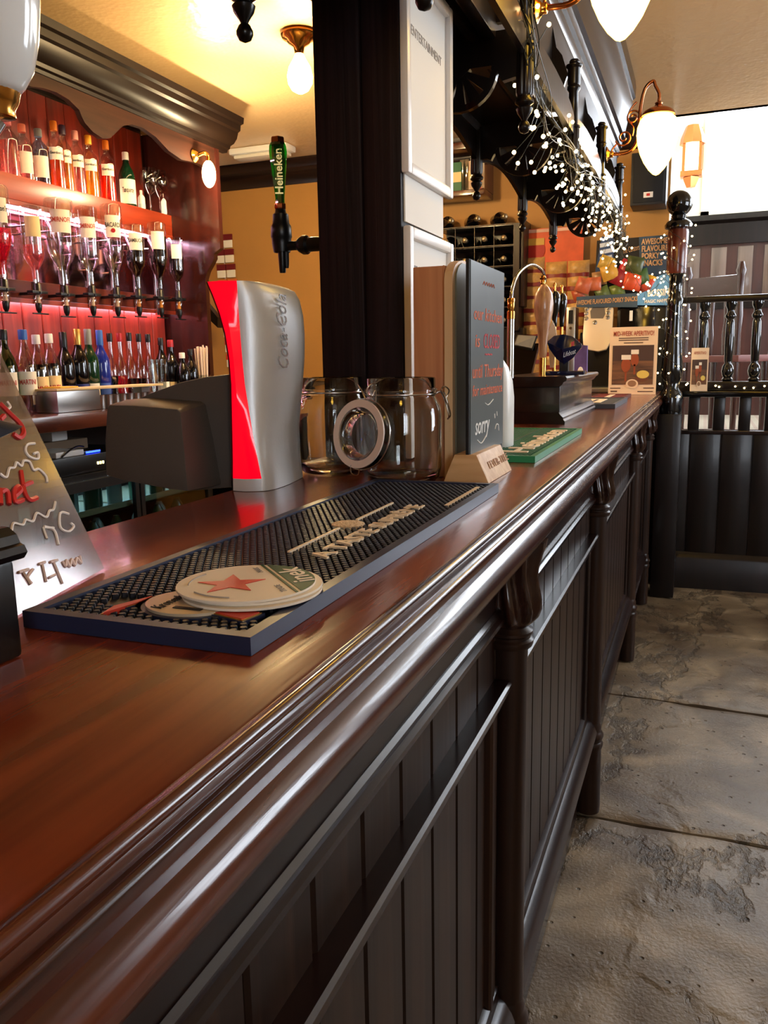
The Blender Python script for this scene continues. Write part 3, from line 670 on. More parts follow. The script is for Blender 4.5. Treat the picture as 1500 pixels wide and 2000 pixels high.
# ================================================================= BAR MATS AND COASTERS
def barmat(name, label, x0, x1, y0, y1, cm, crim, pit, h=.011, skip=None):
    z0 = 1.1005
    t = thing(name, label, 'bar mat', ((x0+x1)/2, (y0+y1)/2, z0))
    MB().box(x0+.004, x1-.004, y0+.004, y1-.004, z0, z0+h*.60).build('base', cm, t)
    rim = MB()
    for a in ((x0, x1, y0, y0+.009), (x0, x1, y1-.009, y1), (x0, x0+.009, y0+.009, y1-.009), (x1-.009, x1, y0+.009, y1-.009)): rim.box(*a, z0, z0+h)
    rim.build('rim', crim, t, 35)
    nb = MB(); i = 0; yy = y0+.013
    while yy < y1-.012:
        xx = x0+.013+(pit/2 if i % 2 else 0)
        while xx < x1-.012:
            if not (skip and skip(xx, yy)):
                nb.lathe((xx, yy, z0+h*.58), [(pit*.38, 0), (pit*.36, h*.26), (pit*.30, h*.32)], 8)
            xx += pit
        yy += pit*.866; i += 1
    o = nb.build('studs', cm, t, 30, 0, False); o['kind'] = 'stuff'
    return t
mx0, mx1, my0, my1 = -.413, -.2405, .400, 1.034
lgc = PZ(378, 1182, 1.11)           # centre of the badge
cs = PZ(481, 1128, 1.122)           # centre of the coasters
lineA, lineB = PZ(560, 1079, 1.111), PZ(770, 983, 1.111)
tA, tB = PZ(606, 1090, 1.111), PZ(842, 988, 1.111)
def skipf(x, y):
    if (x-lgc.x)**2/.037**2+(y-lgc.y)**2/.033**2 < 1: return True
    if abs(x-(lgc.x+.0)) < .065 and abs(y-lgc.y+.004) < .014: return True
    return False
m1 = barmat('rubber_bar_mat', 'long navy studded rubber bar mat with cream lettering along it', mx0, mx1, my0, my1, RUBBER, RUBRIM, .0070, .0115, skipf)
zt = 1.1005+.0108
TX, TY = Vector((0, 1, 0)), Vector((-1, 0, 0))
tl = (tB-tA).length
text('A TASTE SUPR\u00caME', .026, CREAM, m1, ((tA.x+tB.x)/2-.004, (tA.y+tB.y)/2, zt), TX, TY, .002, fit=tl*.98, bold=.0003)
xl = (lineA.x+lineB.x)/2
MB().box(xl-.0012, xl+.0012, lineA.y, (lineA.y+lineB.y)/2-.022, zt-.003, zt+.001).build('line', CREAM, m1)
MB().box(xl-.0012, xl+.0012, (lineA.y+lineB.y)/2+.022, lineB.y, zt-.003, zt+.001).build('line', CREAM, m1)
MB().lathe((xl, (lineA.y+lineB.y)/2, zt-.003), [(.0165, 0), (.0165, .0035), (.015, .0042)], 28).build('medallion', mat('cream_relief', (220, 190, 150), .6, bump=.6, bscale=300), m1, 40)
MB().box(mx1-.022, mx1-.017, my1-.17, my1-.03, zt-.003, zt).build('maker_strip', CREAM, m1)
# badge: ribbon + oval
RIB = mat('ribbon_red', (196, 62, 44), .45)
bd = MB().lathe((0, 0, 0), [(.036, zt-.006), (.036, zt-.0005)], 40)
bd.v = [(lgc.x+x, lgc.y+y*.88, z) for x, y, z in bd.v]; bdo = bd.build('badge_ground', RUBRIM, m1, 40)
ov = MB().lathe((0, 0, 0), [(.033, zt-.004), (.033, zt+.0014), (.032, zt+.0016)], 40)
ov.v = [(lgc.x+x, lgc.y+y*.86, z) for x, y, z in ov.v]; ov.build('badge', mat('champagne_print', (206, 188, 158), .35, .2), m1, 40)
for tip in ((205, 1192, 268, 1172), (498, 1206, 430, 1188)):
    a_, b_ = PZ(tip[0], tip[1], zt), PZ(tip[2], tip[3], zt); sg_ = 1 if a_.x > b_.x else -1
    for e_, m_, nm_, h_ in ((.0015, RUBRIM, 'ribbon_edge', .0030), (0, GOLD, 'ribbon_edge', .0036), (-.0012, RIB, 'ribbon', .0042)):
        MB().plate([(b_.x-sg_*.006, b_.y-.010-e_, zt-.003), (a_.x-sg_*.004+sg_*e_, a_.y-.009-e_, zt-.003), (a_.x+sg_*e_, a_.y+.009+e_, zt-.003), (b_.x-sg_*.006, b_.y+.010+e_, zt-.003)], (0, 0, h_)).build(nm_, m_, m1)
text('1664', .030, BLACKI, m1, (lgc.x+.008, lgc.y+.006, zt+.002), TX, TY, .0005, bold=.0004)
text('Kronenbourg', .013, BLACKI, m1, (lgc.x-.014, lgc.y+.0, zt+.002), TX, TY, .0005, shear=.2, fit=.046)
# three round beer mats
rc = .0485
CARD = mat('pulp_board', (232, 220, 200), .7)
offs = [(.006, -.002, .3), (.004, .003, .1), (0, 0, 0)]
z = 1.1005+.0128
COA = []
for i, (dx, dy, rot) in enumerate(offs):
    lab = ['round beer mat at the bottom of the stack of three', 'round beer mat in the middle of the stack of three', 'round white beer mat with a red star and green band, topmost of its stack'][i]
    c = thing('beer_mat', lab, 'beer mat', (cs.x+dx, cs.y+dy, z), 'beer mats on the studded rubber mat')
    MB().lathe((cs.x+dx, cs.y+dy, z), [(rc, 0), (rc+.0003, .0008), (rc, .0017)], 56).build('disc', CARD, c, 40)
    COA.append((c, Vector((cs.x+dx, cs.y+dy, z+.0018)))); z += .0019
c, cc = COA[2]
b1, b2 = PZ(560, 1143, cc.z), PZ(487, 1087, cc.z); td = (b2-b1).normalized(); tn_ = Vector((-td.y, td.x, 0)) # towards the star
dist = (cc-b1).dot(tn_)
def seg(d0, m, nm, d1=None, h=.0003):
    """slice of the disc beyond distance d0 (away from star), up to d1"""
    pts = []; a0 = math.acos(max(-1, min(1, d0/rc))); n = 20
    if d1 is None: arcp = [cc-tn_*(rc*math.cos(-a0+2*a0*i/n)*.995)+td*(rc*math.sin(-a0+2*a0*i/n)*.995) for i in range(n+1)]
    else:
        a1 = math.acos(max(-1, min(1, d1/rc)))
        arcp = [cc-tn_*d0+td*(-rc*math.sin(a0)*.99), cc-tn_*d0+td*(rc*math.sin(a0)*.99), cc-tn_*d1+td*(rc*math.sin(a1)*.99), cc-tn_*d1-td*(rc*math.sin(a1)*.99)]
    return MB().plate(arcp, (0, 0, h)).build(nm, m, c)
d0 = max(.012, min(.03, dist))
seg(d0, GREENP, 'green_line', d0+.002); seg(d0+.0045, GREENP, 'green_band')
text('inek', .024, CARD, c, cc-tn_*(d0+.0145)+Vector((0, 0, .0006)), td, tn_, .0003, bold=.0003, fit=.042)
sc = cc+tn_*.011
star = [sc+(tn_*math.cos(2*PI*i/10+PI)+td*math.sin(2*PI*i/10+PI))*(.025 if i % 2 == 0 else .010) for i in range(10)]
MB().plate(star, (0, 0, .0004)).build('red_star', REDP, c)
for s_, dd in (('TRADE', -.028), ('MARK', .028)): text(s_, .006, GR2, c, cc-tn_*(d0-.006)+td*dd+Vector((0, 0, .0003)), td, tn_, .0002)
ringa = [cc+tn_*(.040*math.cos(t_))+td*(.040*math.sin(t_))+Vector((0, 0, .0003)) for t_ in [(.25+i*.07) for i in range(12)]]
ringb = [cc+tn_*(.040*math.cos(-t_))+td*(.040*math.sin(-t_))+Vector((0, 0, .0003)) for t_ in [(.25+i*.07) for i in range(12)]]
MB().tube(ringa, .0005, 4).tube(ringb, .0005, 4).build('grey_arc', GRI, c)
# green mat beyond the slate sign
GRB = mat('green_rubber', (24, 100, 62), .45); GRR = mat('green_rubber_rim', (40, 132, 84), .45)
gx1 = PZ(1045, 893, 1.11).x; gy0, gy1 = PZ(1045, 893, 1.11).y, PZ(1142, 838, 1.11).y
m2 = barmat('rubber_bar_mat', 'green studded rubber bar mat beyond the slate sign', gx1-.165, gx1, gy0, gy1, GRB, GRR, .0078, .011)
text('Heineken', .065, CREAM, m2, (gx1-.045, (gy0+gy1)/2, zt), TX, TY, .002, bold=.0008, fit=(gy1-gy0)*.8)
MB().box(gx1-.095, gx1-.088, gy0+.01, gy1-.01, zt-.004, zt).build('line', GREENP, m2)
MB().plate([Vector((gx1-.12, gy0+.09, zt-.002))+Vector((math.cos(2*PI*i/10)*(.035 if i % 2 == 0 else .015), math.sin(2*PI*i/10)*(.035 if i % 2 == 0 else .015), 0)) for i in range(10)], (0, 0, .003)).build('star', mat('salmon_print', (206, 120, 90), .6), m2)
# dark mat and red tray beyond the pump
dx1 = PZ(1238, 778, 1.11).x
m3 = barmat('rubber_bar_mat', 'dark grey bar mat lying before the menu card', -.42, -.27, 2.86, 3.34, mat('dark_grey_rubber', (34, 38, 44), .45), mat('grey_rubber_rim', (64, 70, 78), .45), .012, .016)
MB().box(-.39, -.33, 2.95, 3.2, 1.1155, 1.1172).build('printed_patch', CREAM, m3)
MB().box(-.365, -.355, 3.0, 3.15, 1.1173, 1.1178).build('printed_line', BLACKI, m3)
m4 = barmat('rubber_bar_mat', 'dull red bar mat lying behind the dark grey one', -.43, -.29, 3.38, 3.78, mat('dull_red_rubber', (112, 34, 30), .5), mat('dark_red_rim', (84, 30, 28), .5), .012, .012)
MB().box(-.37, -.35, 3.45, 3.7, 1.1115, 1.1128).build('printed_patch', CREAM, m4)

# ================================================================= NEAR PUMP AND ACRYLIC SIGN
pk = thing('beer_pump', 'near hand pump with a white porcelain handle and dark wooden box', 'beer pump', (-.46, .17, 1.1))
xk = PZ(48, 1287, 1.1).x
MB().box(xk-.2, xk-.004, -.1, PX(47, 1287, xk-.004).y, 1.1005, 1.16).build('box', BLACKW, pk, 35, .003)
yk = PX(47, 1287, xk-.004).y
MB().prism([(xk-.21, 1.16), (xk+.0, 1.16), (xk+.003, 1.164), (xk+.001, 1.168), (xk-.002, 1.169), (xk-.004, 1.174), (xk-.01, 1.178), (xk-.21, 1.178)], -.1, yk+.004, 'y').build('top_moulding', BLACKW, pk, 30)
hb = PY(-14, 192, .30); hd = Vector((.10, .0, 1)).normalized()
hprof = [(.0110, .003), (.0135, .006), (.0170, .013), (.0192, .025), (.0200, .04), (.0198, .08), (.0190, .12), (.018, .15), (.012, .168), (.004, .172)]
MB().lathe(hb, hprof, 36, axis=hd).build('handle', PORC, pk, 60)
MB().lathe(hb, [(.007, -.008), (.0095, -.007), (.009, -.004), (.0105, -.001), (.0115, .004)], 28, axis=hd).build('ferrule', BRASS, pk, 40)
MB().tube([hb-hd*.0075, hb+Vector((-.06, -.05, -.12)), Vector((hb.x-.09, .2, 1.17))], .006, 12).build('lever', CHROME, pk, 60)
cl = PY(30, 842, .30)
MB().plate([cl, cl+Vector((-.03, 0, .006)), cl+Vector((-.06, 0, .0)), cl+Vector((-.05, 0, -.01)), cl+Vector((-.02, 0, -.007))], (0, .006, .002)).build('clip_badge', mat('steel_blue', (92, 104, 120), .3, .6), pk, 30, .001)
# leaning acrylic sign with pen lettering
B_ = PZ(198, 1113, 1.1012); A_ = PZ(45, 1196, 1.1012)
ed = (A_-B_).normalized(); T_ = PY(0, 703, B_.y+.004); upv = (T_-B_).normalized(); nn = upv.cross(ed).normalized()
if nn.x < 0: nn = -nn
acr = thing('acrylic_sign', 'leaning clear acrylic sign with red and white pen lettering', 'sign', tuple(B_))
ACR = cloudy('glare_hazed_acrylic', (220, 210, 202), .74, .14, .16)  # window glare on the sheet is put in as a pale haze
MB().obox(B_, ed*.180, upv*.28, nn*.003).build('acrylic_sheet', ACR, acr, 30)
def AP(u, v):
    """pixel -> point on the face of the sheet"""
    d = ray(u, v); o = B_+nn*.0035; t = (o-CAM).dot(nn)/d.dot(nn); return CAM+d*t
RPEN = mat('red_pen', (206, 44, 40), .5); WPEN = mat('white_pen', (236, 226, 218), .6); PPEN = mat('pinkish_white_pen', (222, 196, 188), .6)
def pen(lists, m, r, nm):
    for l in lists: MB().tube(smoothpath([AP(*p) for p in l], 5), r, 5).build(nm, m, acr, 50)
pen([[(0, 955), (2, 985)], [(2, 962), (10, 957), (16, 965), (18, 985)], [(28, 970), (40, 958), (36, 950), (28, 958), (30, 980), (45, 976)], [(41, 920), (48, 960), (58, 976), (72, 972)], [(44, 950), (62, 942)]], RPEN, .0020, 'pen_stroke')
pen([[(0, 788), (18, 806), (40, 828), (46, 845), (38, 855), (26, 848)], [(0, 820), (8, 812)]], RPEN, .0022, 'pen_stroke')
pen([[(0, 925), (12, 932), (18, 915), (28, 913), (32, 903), (42, 910), (46, 900), (58, 902), (66, 918), (76, 916), (90, 930), (92, 942)], [(0, 1042), (20, 1040), (26, 1022), (44, 1025), (50, 1015), (64, 1018), (72, 1002), (90, 1010), (96, 998), (104, 995), (108, 980)],
     [(68, 866), (54, 868), (50, 880), (58, 892), (74, 896), (74, 884), (66, 886)], [(14, 784), (20, 794), (14, 800)], [(134, 1004), (118, 1002), (118, 1030), (134, 1038), (144, 1028), (138, 1022)],
     [(114, 1064), (106, 1036), (86, 1028)], [(84, 1030), (92, 1052)], [(86, 1030), (105, 1031)]], WPEN, .0011, 'pen_flourish')
pen([[(36, 1118), (56, 1112)], [(44, 1116), (60, 1142)], [(64, 1112), (54, 1128), (62, 1140)], [(76, 1102), (88, 1098)], [(82, 1100), (90, 1136)], [(98, 1098), (112, 1094)], [(104, 1096), (122, 1140)], [(108, 1122), (96, 1128)],
     [(122, 1096), (128, 1106), (130, 1094), (136, 1106), (140, 1092), (146, 1104), (150, 1090), (158, 1100), (156, 1086)], [(2, 1150), (10, 1140), (14, 1152), (20, 1140), (26, 1150)]], PPEN, .0012, 'pen_stroke')
# ================================================================= FAR HAND PUMPS
xg = PZ(1100, 829, 1.1).x
pb_ = thing('beer_pump', 'dark moulded pump box with an ash handle and two black handles', 'beer pump', (xg-.09, 2.45, 1.1))
py0 = PZ(1100, 829, 1.1).y; py1 = PX(1163, 760, xg).y
MB().box(xg-.17, xg-.012, py0+.012, py1, 1.1005, 1.205).build('box', DARKX, pb_, 35, .002)
MB().prism([(xg-.18, 1.1), (xg+.004, 1.1), (xg+.004, 1.108), (xg-.001, 1.113), (xg-.001, 1.118), (xg-.008, 1.124), (xg-.012, 1.13), (xg-.18, 1.13)], py0, py1+.004, 'y').build('base_moulding', DARKY, pb_, 30)
MB().prism([(xg-.19, 1.198), (xg-.010, 1.198), (xg-.003, 1.204), (xg-.001, 1.209), (xg+.006, 1.213), (xg+.008, 1.219), (xg+.004, 1.224), (xg-.19, 1.224)], py0-.006, py1+.008, 'y').build('top_moulding', DARKY, pb_, 30)
def handle(u0, v0, v1, xx, m, nm, rmax, prof=None):
    b = PX(u0, v1, xx); t = PX(u0, v0, xx); h = t.z-b.z
    pr = prof or [(.30, 0), (.42, .06), (.45, .2), (.62, .4), (.95, .62), (1, .74), (.86, .87), (.5, .95), (.2, 1)]
    b.z = t.z-h
    o = MB().lathe(b, [(rmax*r_, h*z_) for r_, z_ in pr], 28).build(nm, m, pb_, 60)
    MB().lathe(t, [(rmax*.22, -.004), (rmax*.3, .004), (rmax*.22, .008), (rmax*.34, .014), (rmax*.2, .02), (.001, .021)], 14).build('knob', BRASS, o, 50)
    MB().tube([(b.x, b.y, 1.222), (b.x, b.y, b.z+.002)], rmax*.36, 12).build('stem', BRASS, o, 50)
    return b
xh = xg-.085
handle(1060, 553, 700, xh, HANDW, 'ash_handle', .027)
bbk = handle(1083, 566, 640, xh, BLACKG, 'black_handle', .016)
handle(1097, 570, 640, xh-.012, BLACKG, 'black_handle', .016)
lb = PX(1000, 655, xh-.03); yn = lb.y
snp = [PX(1000, 735, xh-.03), PX(998, 600, xh-.03), PX(1003, 555, xh-.03), PX(1018, 528, xh-.03), PX(1040, 517, xh-.03), PX(1060, 530, xh-.03), PX(1065, 550, xh-.03)]
snp = [Vector((xh-.03+.0*i, p.y, max(p.z, 1.222))) for i, p in enumerate(snp)]
sw = MB().tube(smoothpath(snp, 6), .0042, 10).build('swan_neck', CHROME, pb_, 60)
MB().lathe((snp[1].x, snp[1].y, snp[1].z), [(.007, -.03), (.010, -.028), (.010, -.01), (.007, -.008), (.009, 0), (.009, .02), (.007, .022)], 12).build('swan_neck_joint', BRASS, pb_, 50)
MB().tube([(snp[1].x, snp[1].y, 1.224), (snp[1].x, snp[1].y, snp[1].z-.02)], .009, 10).build('swan_neck_tube', CHROME, pb_, 50)
# navy shield clip with red flag and lettering; pale pointed clip behind it
NAVY = mat('navy_enamel', (16, 26, 62), .15, coat=.5)
yc_ = 2.36; kc = [(1068, 668), (1082, 656), (1100, 653), (1118, 657), (1136, 672), (1136, 678), (1118, 700), (1101, 712), (1086, 700), (1072, 680)]
q0 = [PY(u, v, yc_) for u, v in kc]; mid0 = PY(1100, 682, yc_)+Vector((.0, -.022, 0))
cmb = MB(); n = len(q0); bkk = [p+Vector((0, .01, 0)) for p in q0]
cmb.add(q0+bkk+[mid0], [(i, (i+1) % n, 2*n) for i in range(n)]+[(i, n+i, n+(i+1) % n, (i+1) % n) for i in range(n)]+[tuple(range(2*n-1, n-1, -1))])
clp = cmb.build('pump_clip', NAVY, pb_, 20)
MB().box(q0[7].x-.012, q0[7].x+.012, yc_, yc_+.02, 1.222, q0[7].z+.01).build('clip_stand', BLACKP, pb_)
fx = PY(1117, 682, yc_-.014)
dxv = (PY(1130, 677, yc_-.005)-PY(1103, 686, yc_-.021)).normalized()
text('Lifeboat', .019, mat('pale_blue_letter', (206, 216, 232), .5), clp, PY(1112, 690, yc_-.021), dxv, (0, 0, 1), .0006, fit=.036, shear=.2)
fl = PY(1118, 676, yc_-.02)
MB().plate([fl+dxv*-.004, fl+dxv*.005, fl+dxv*.005+Vector((0, 0, .012)), fl+dxv*-.004+Vector((0, 0, .012))], (0, -.0006, 0)).build('flag', mat('flag_red', (190, 60, 60), .5), clp)
pp = [(1074, 718), (1081, 718), (1088, 660), (1085, 640), (1079, 626), (1074, 640), (1070, 660)]
MB().plate([PY(u, v, 2.46) for u, v in pp], (0, .004, 0)).build('pump_clip', mat('pale_clip', (226, 206, 176), .4), pb_)
MB().box(mid0.x-.05, mid0.x+.06, yc_-.01, yc_+.05, 1.224, 1.235).build('clip_base', NAVY, pb_, 30, .002)
# ================================================================= FAR BAR-END THINGS
def card(name, label, pts, y, t=.004, lean=.0):
    q = [PY(u, v, y) for u, v in pts]; q[0].z = q[1].z = min(q[0].z, q[1].z)
    o = thing(name, label, 'card', tuple(q[0]))
    return o, q
CARDM = mat('cream_card', (236, 206, 170), .6)
yc = 3.96
q = [PY(1188, 757, yc), PY(1281, 757, yc), PY(1281, 637, yc), PY(1190, 636, yc)]
for p in q[:2]: p.z = 1.1005
wv = q[1]-q[0]; hv = Vector((0, 0, q[2].z-1.1005)); n_ = Vector((0, -1, 0))
def CP(s, t): return q[0]+wv*s+hv*t+n_*.0012
mc = thing('menu_card', 'tall cream aperitivo menu card standing at the end of the bar', 'menu card', tuple((q[0]+q[1])/2))
MB().obox(q[0], wv, hv, (0, .003, 0)).build('card_sheet', CARDM, mc)
MB().obox(q[0]+wv*.1+Vector((0, .003, 0)), wv*.8, hv*.6, (0, .05, -.0)).build('card_stand', CARDM, mc)
BRI = mat('brick_red_ink', (170, 70, 50), .6); BRN = mat('brown_ink', (90, 60, 44), .6)
text('MID-WEEK APERITIVO!', .03, BRI, mc, CP(.5, .90), wv, (0, 0, 1), fit=wv.length*.84, bold=.0004)
for i, f_ in enumerate((.83, .80, .76)): MB().obox(CP(.19 if i < 2 else .3, f_), wv*(.62 if i < 2 else .4), Vector((0, 0, .004)), n_*.0004).build('small_print', BRN, mc)
def drinks_picture(parent, CP, wv, hv, k=1):
    """the photograph of two beers on a table, as flat coloured shapes"""
    def R(s0, s1, t0, t1, m, nm, d=0):
        MB().plate([CP(s0, t0)+n_*d, CP(s1, t0)+n_*d, CP(s1, t1)+n_*d, CP(s0, t1)+n_*d], (0, -.0004, 0)).build(nm, m, parent)
    def E(cs, ct, rs, rt, m, nm, d):
        MB().plate([CP(cs+rs*math.cos(2*PI*i/16), ct+rt*math.sin(2*PI*i/16))+n_*d for i in range(16)], (0, -.0004, 0)).build(nm, m, parent)
    R(.07, .93, .15, .73, mat('picture_dark', (72, 50, 42), .5), 'picture', 0)
    R(.07, .93, .15, .50, wood('picture_table', (70, 44, 28), (128, 86, 54), 'x', .5, 60, 0, 0, .1), 'picture', .0005)
    foam = mat('foam_white', (240, 226, 206), .6); ale = mat('ale_amber', (150, 70, 34), .5); chip = mat('crisp_yellow', (226, 196, 96), .6)
    E(.54, .52, .085, .10, ale, 'picture', .001); R(.46, .62, .60, .665, foam, 'picture', .0012); R(.52, .56, .3, .45, ale, 'picture', .001)
    E(.36, .44, .10, .11, ale, 'picture', .0016); R(.26, .46, .52, .59, foam, 'picture', .0018); R(.34, .38, .2, .34, ale, 'picture', .0016)
    E(.70, .24, .14, .05, mat('bowl_brown', (110, 62, 38), .5), 'picture', .0012); E(.72, .30, .13, .06, chip, 'picture', .0016)
    E(.5, .16, .13, .07, CARDM, 'emblem', .002); E(.5, .165, .09, .048, mat('emblem_brown', (150, 110, 80), .6), 'emblem', .0024)
drinks_picture(mc, CP, wv, hv)
R_ = CP(.06, .085); MB().obox(CP(.04, .09), wv*.22, Vector((0, 0, .004)), n_*.0004).obox(CP(.74, .09), wv*.22, Vector((0, 0, .004)), n_*.0004).build('rule_line', BRN, mc)
MB().obox(CP(.05, .04), wv*.14, Vector((0, 0, .006)), n_*.0004).obox(CP(.62, .04), wv*.32, Vector((0, 0, .004)), n_*.0004).build('small_print', BRN, mc)

# cream brewing machine with screen and buttons
ym = 4.27
kz = PY(1165, 700, ym)
cmh = thing('brewing_machine', 'cream fronted coffee machine with grey screen and round buttons', 'coffee machine', (kz.x, ym, 1.1))
outl = [(1150, 683), (1139, 676), (1138, 655), (1141, 620), (1143, 600), (1150, 589), (1162, 585), (1178, 585), (1192, 590), (1198, 602), (1196, 640), (1192, 668), (1184, 682), (1168, 686)]
q2 = [PY(u, v, ym+.08*(700-v)/115) for u, v in outl]
fcv = (PY(1165, 600, ym+.07)-PY(1165, 680, ym+.014)).normalized(); fxv = Vector((1, 0, 0)); fn = (q2[8]-q2[0]).cross(q2[5]-q2[0]).normalized()
if fn.y > 0: fn = -fn
MB().plate(q2, -fn*.02).build('front_plate', mat('cream_gloss_plastic', (232, 212, 180), .25, coat=.3), cmh, 30, .003)
def MP(u, v, d=.0):
    p0 = q2[0]; dd = ray(u, v); t = (p0-CAM).dot(fn)/dd.dot(fn); return CAM+dd*t+fn*d
MB().plate([MP(1154, 622), MP(1178, 622), MP(1182, 614), MP(1181, 600), MP(1158, 600), MP(1153, 608)], fn*.002).build('screen', mat('grey_screen', (112, 104, 96), .25), cmh)
for u, v in ((1146, 603), (1145, 612), (1145, 622), (1189, 602), (1188, 611), (1187, 620), (1162, 630)):
    MB().lathe(MP(u, v), [(.011, 0), (.011, .003), (.008, .005)], 14, axis=fn).lathe(MP(u, v), [(.007, .005), (.006, .008)], 12, axis=fn).build('button', STEEL, cmh, 40)
MB().lathe(MP(1167, 591), [(.018, 0), (.018, .001)], 16, axis=fn).build('maker_badge', mat('bronze_ink', (130, 104, 76), .5), cmh)
MB().box(kz.x-.10, kz.x+.06, ym+.11, ym+.19, 1.1005, 1.40).build('rear_body', BLACKP, cmh, 35, .01)
MB().box(kz.x-.08, kz.x+.08, ym-.06, ym+.11, 1.1005, 1.125).build('drip_tray', STEEL, cmh, 35, .004)
# black microwave on the back ledge
led = struct('trim_2', MB().box(-1.75, -.21, 4.17, YW, 1.05, 1.099), COUNTW, 'wooden ledge along the end wall of the servery')
mwa, mwb = PY(1203, 640, 4.36).x, PY(1300, 640, 4.36).x
mw = thing('microwave', 'black microwave with glossy door below the snack display', 'microwave', ((mwa+mwb)/2, 4.4, 1.1))
zmw = PY(1250, 590, 4.36).z
mwa = kz.x+.085
MB().box(mwa, mwb, 4.36, 4.58, 1.1, zmw).build('casing', BLACKP, mw, 35, .006)
MB().box(mwa+.015, mwb-.05, 4.35, 4.36, 1.13, zmw-.015).build('door', BLACKG, mw, 35, .003)
MB().box(mwa+.06, mwa+.075, 4.347, 4.35, zmw-.09, zmw-.04).build('sticker', PAPER, mw)
# silver control box left of the machine
sba, sbb = PY(1106, 620, 4.30).x, PY(1124, 620, 4.30).x
ctl = thing('control_unit', 'slim silver control unit with a black slot behind the pump handles', 'control unit', (sba, 4.3, 1.1))
MB().box(sba, sbb, 4.30, 4.42, 1.1005, PY(1115, 600, 4.30).z).build('casing', STEEL, ctl, 35, .004)
MB().box(sba+.012, sbb-.012, 4.296, 4.30, PY(1115, 632, 4.3).z, PY(1115, 606, 4.3).z).build('slot', BLACKP, ctl)
MB().lathe((((sba+sbb)/2), 4.30, PY(1115, 641, 4.3).z), [(.008, 0), (.007, .006)], 12, axis=(0, -1, 0)).build('knob', CHROME, ctl, 40)
# tablet till on its stand
tby = 2.9; ta = [PY(1002, 678, tby), PY(1010, 657, tby+.05), PY(1050, 659, tby+.05), PY(1040, 686, tby)]
tbz = thing('till_tablet', 'black tablet till tilted on its stand behind the milk bottle', 'till', (ta[0].x+.05, tby, 1.1))
tnv = (ta[1]-ta[0]).cross(ta[3]-ta[0]).normalized(); tnv = tnv if tnv.z > 0 else -tnv
MB().plate(ta, tnv*.008).build('casing', BLACKP, tbz, 30, .002)
cen = (ta[0]+ta[1]+ta[2]+ta[3])/4
MB().plate([cen+(p-cen)*.88+tnv*.0082 for p in ta], tnv*.0008).build('screen', mat('till_glass', (120, 122, 124), .15), tbz)
MB().prism([(cen.x-.05, cen.z-.002), (cen.x+.05, cen.z-.002), (cen.x+.02, 1.2), (cen.x+.035, 1.1005), (cen.x-.05, 1.1005), (cen.x-.03, 1.2)], tby+.02, tby+.05, 'y').build('stand', BLACKG, tbz, 30)
MB().box(cen.x-.05, cen.x+.05, tby-.02, tby+.08, 1.1005, 1.108).build('foot', BLACKG, tbz, 30, .002)
# purple leaflet holder, yellow tin
pq = [PY(1122, 722, 3.3), PY(1147, 722, 3.3), PY(1147, 675, 3.3), PY(1122, 672, 3.3)]
for p in pq[:2]: p.z = 1.1005
lf = thing('leaflet', 'purple charity leaflet propped behind the navy pump clip', 'leaflet', tuple(pq[0]))
MB().plate(pq, (0, .02, 0)).build('leaflet_box', mat('purple_print', (92, 74, 134), .5, var=.3, vscale=20), lf)
MB().ball((pq[0]+pq[2])/2+Vector((0, -.001, .01)), .018, 12, 8, (.6, .1, 1)).build('printed_figure', PAPER, lf)
yt = PY(1030, 705, 3.15)
yb_ = thing('snack_tub', 'mustard yellow printed snack tub behind the till tablet', 'tub', (yt.x, 3.15, 1.1))
MB().lathe((yt.x, 3.15, 1.1005), [(.040, 0), (.045, .004), (.05, .10), (.051, .108), (.047, .11)], 24).build('tub', mat('mustard_print', (206, 160, 70), .5, var=.2, vscale=20), yb_, 40)

# ---- newel post with ball finial at the end of the bar
NY = 4.19; NX = PY(1318, 600, NY).x
nw = thing('newel_post', 'turned dark newel post with a ball finial at the bar end', 'post', (NX, NY, 0))
zb = PY(1318, 400, NY).z; rb_ = .036*1.5
MB().box(NX-.055, NX+.055, NY-.055, NY+.055, ZF, 1.0).build('square_base', BLACKW, nw, 35, .004)
k = 2.9e-3
zz = lambda v: PY(1318, v, NY).z
MB().lathe((NX, NY, 0), [(.05, 1.0), (.055, 1.02), (.05, 1.04), (.058, zz(778)), (.048, zz(766)), (.034, zz(757)), (.045, zz(740)), (.050, zz(720)), (.044, zz(690)), (.036, zz(640)), (.034, zz(600)), (.038, zz(585)), (.030, zz(578)), (.030, zz(540)), (.043, zz(535))], 24).build('turned_shaft', BLACKG, nw, 50)
MB().lathe((NX, NY, 0), [(.043, zz(535)), (.045, zz(530)), (.047, zz(455)), (.043, zz(449))], 24).build('upper_shaft', mat('red_mahogany', (88, 34, 20), .25, coat=.3), nw, 50)
MB().lathe((NX, NY, 0), [(.043, zz(449)), (.060, zz(446)), (.062, zz(440)), (.050, zz(433)), (.030, zz(428)), (.034, zz(422)), (.026, zz(418))], 24).build('cap', BLACKG, nw, 50)
MB().ball((NX, NY, zz(398)), .058, 28, 18).build('ball', BLACKG, nw, 60)

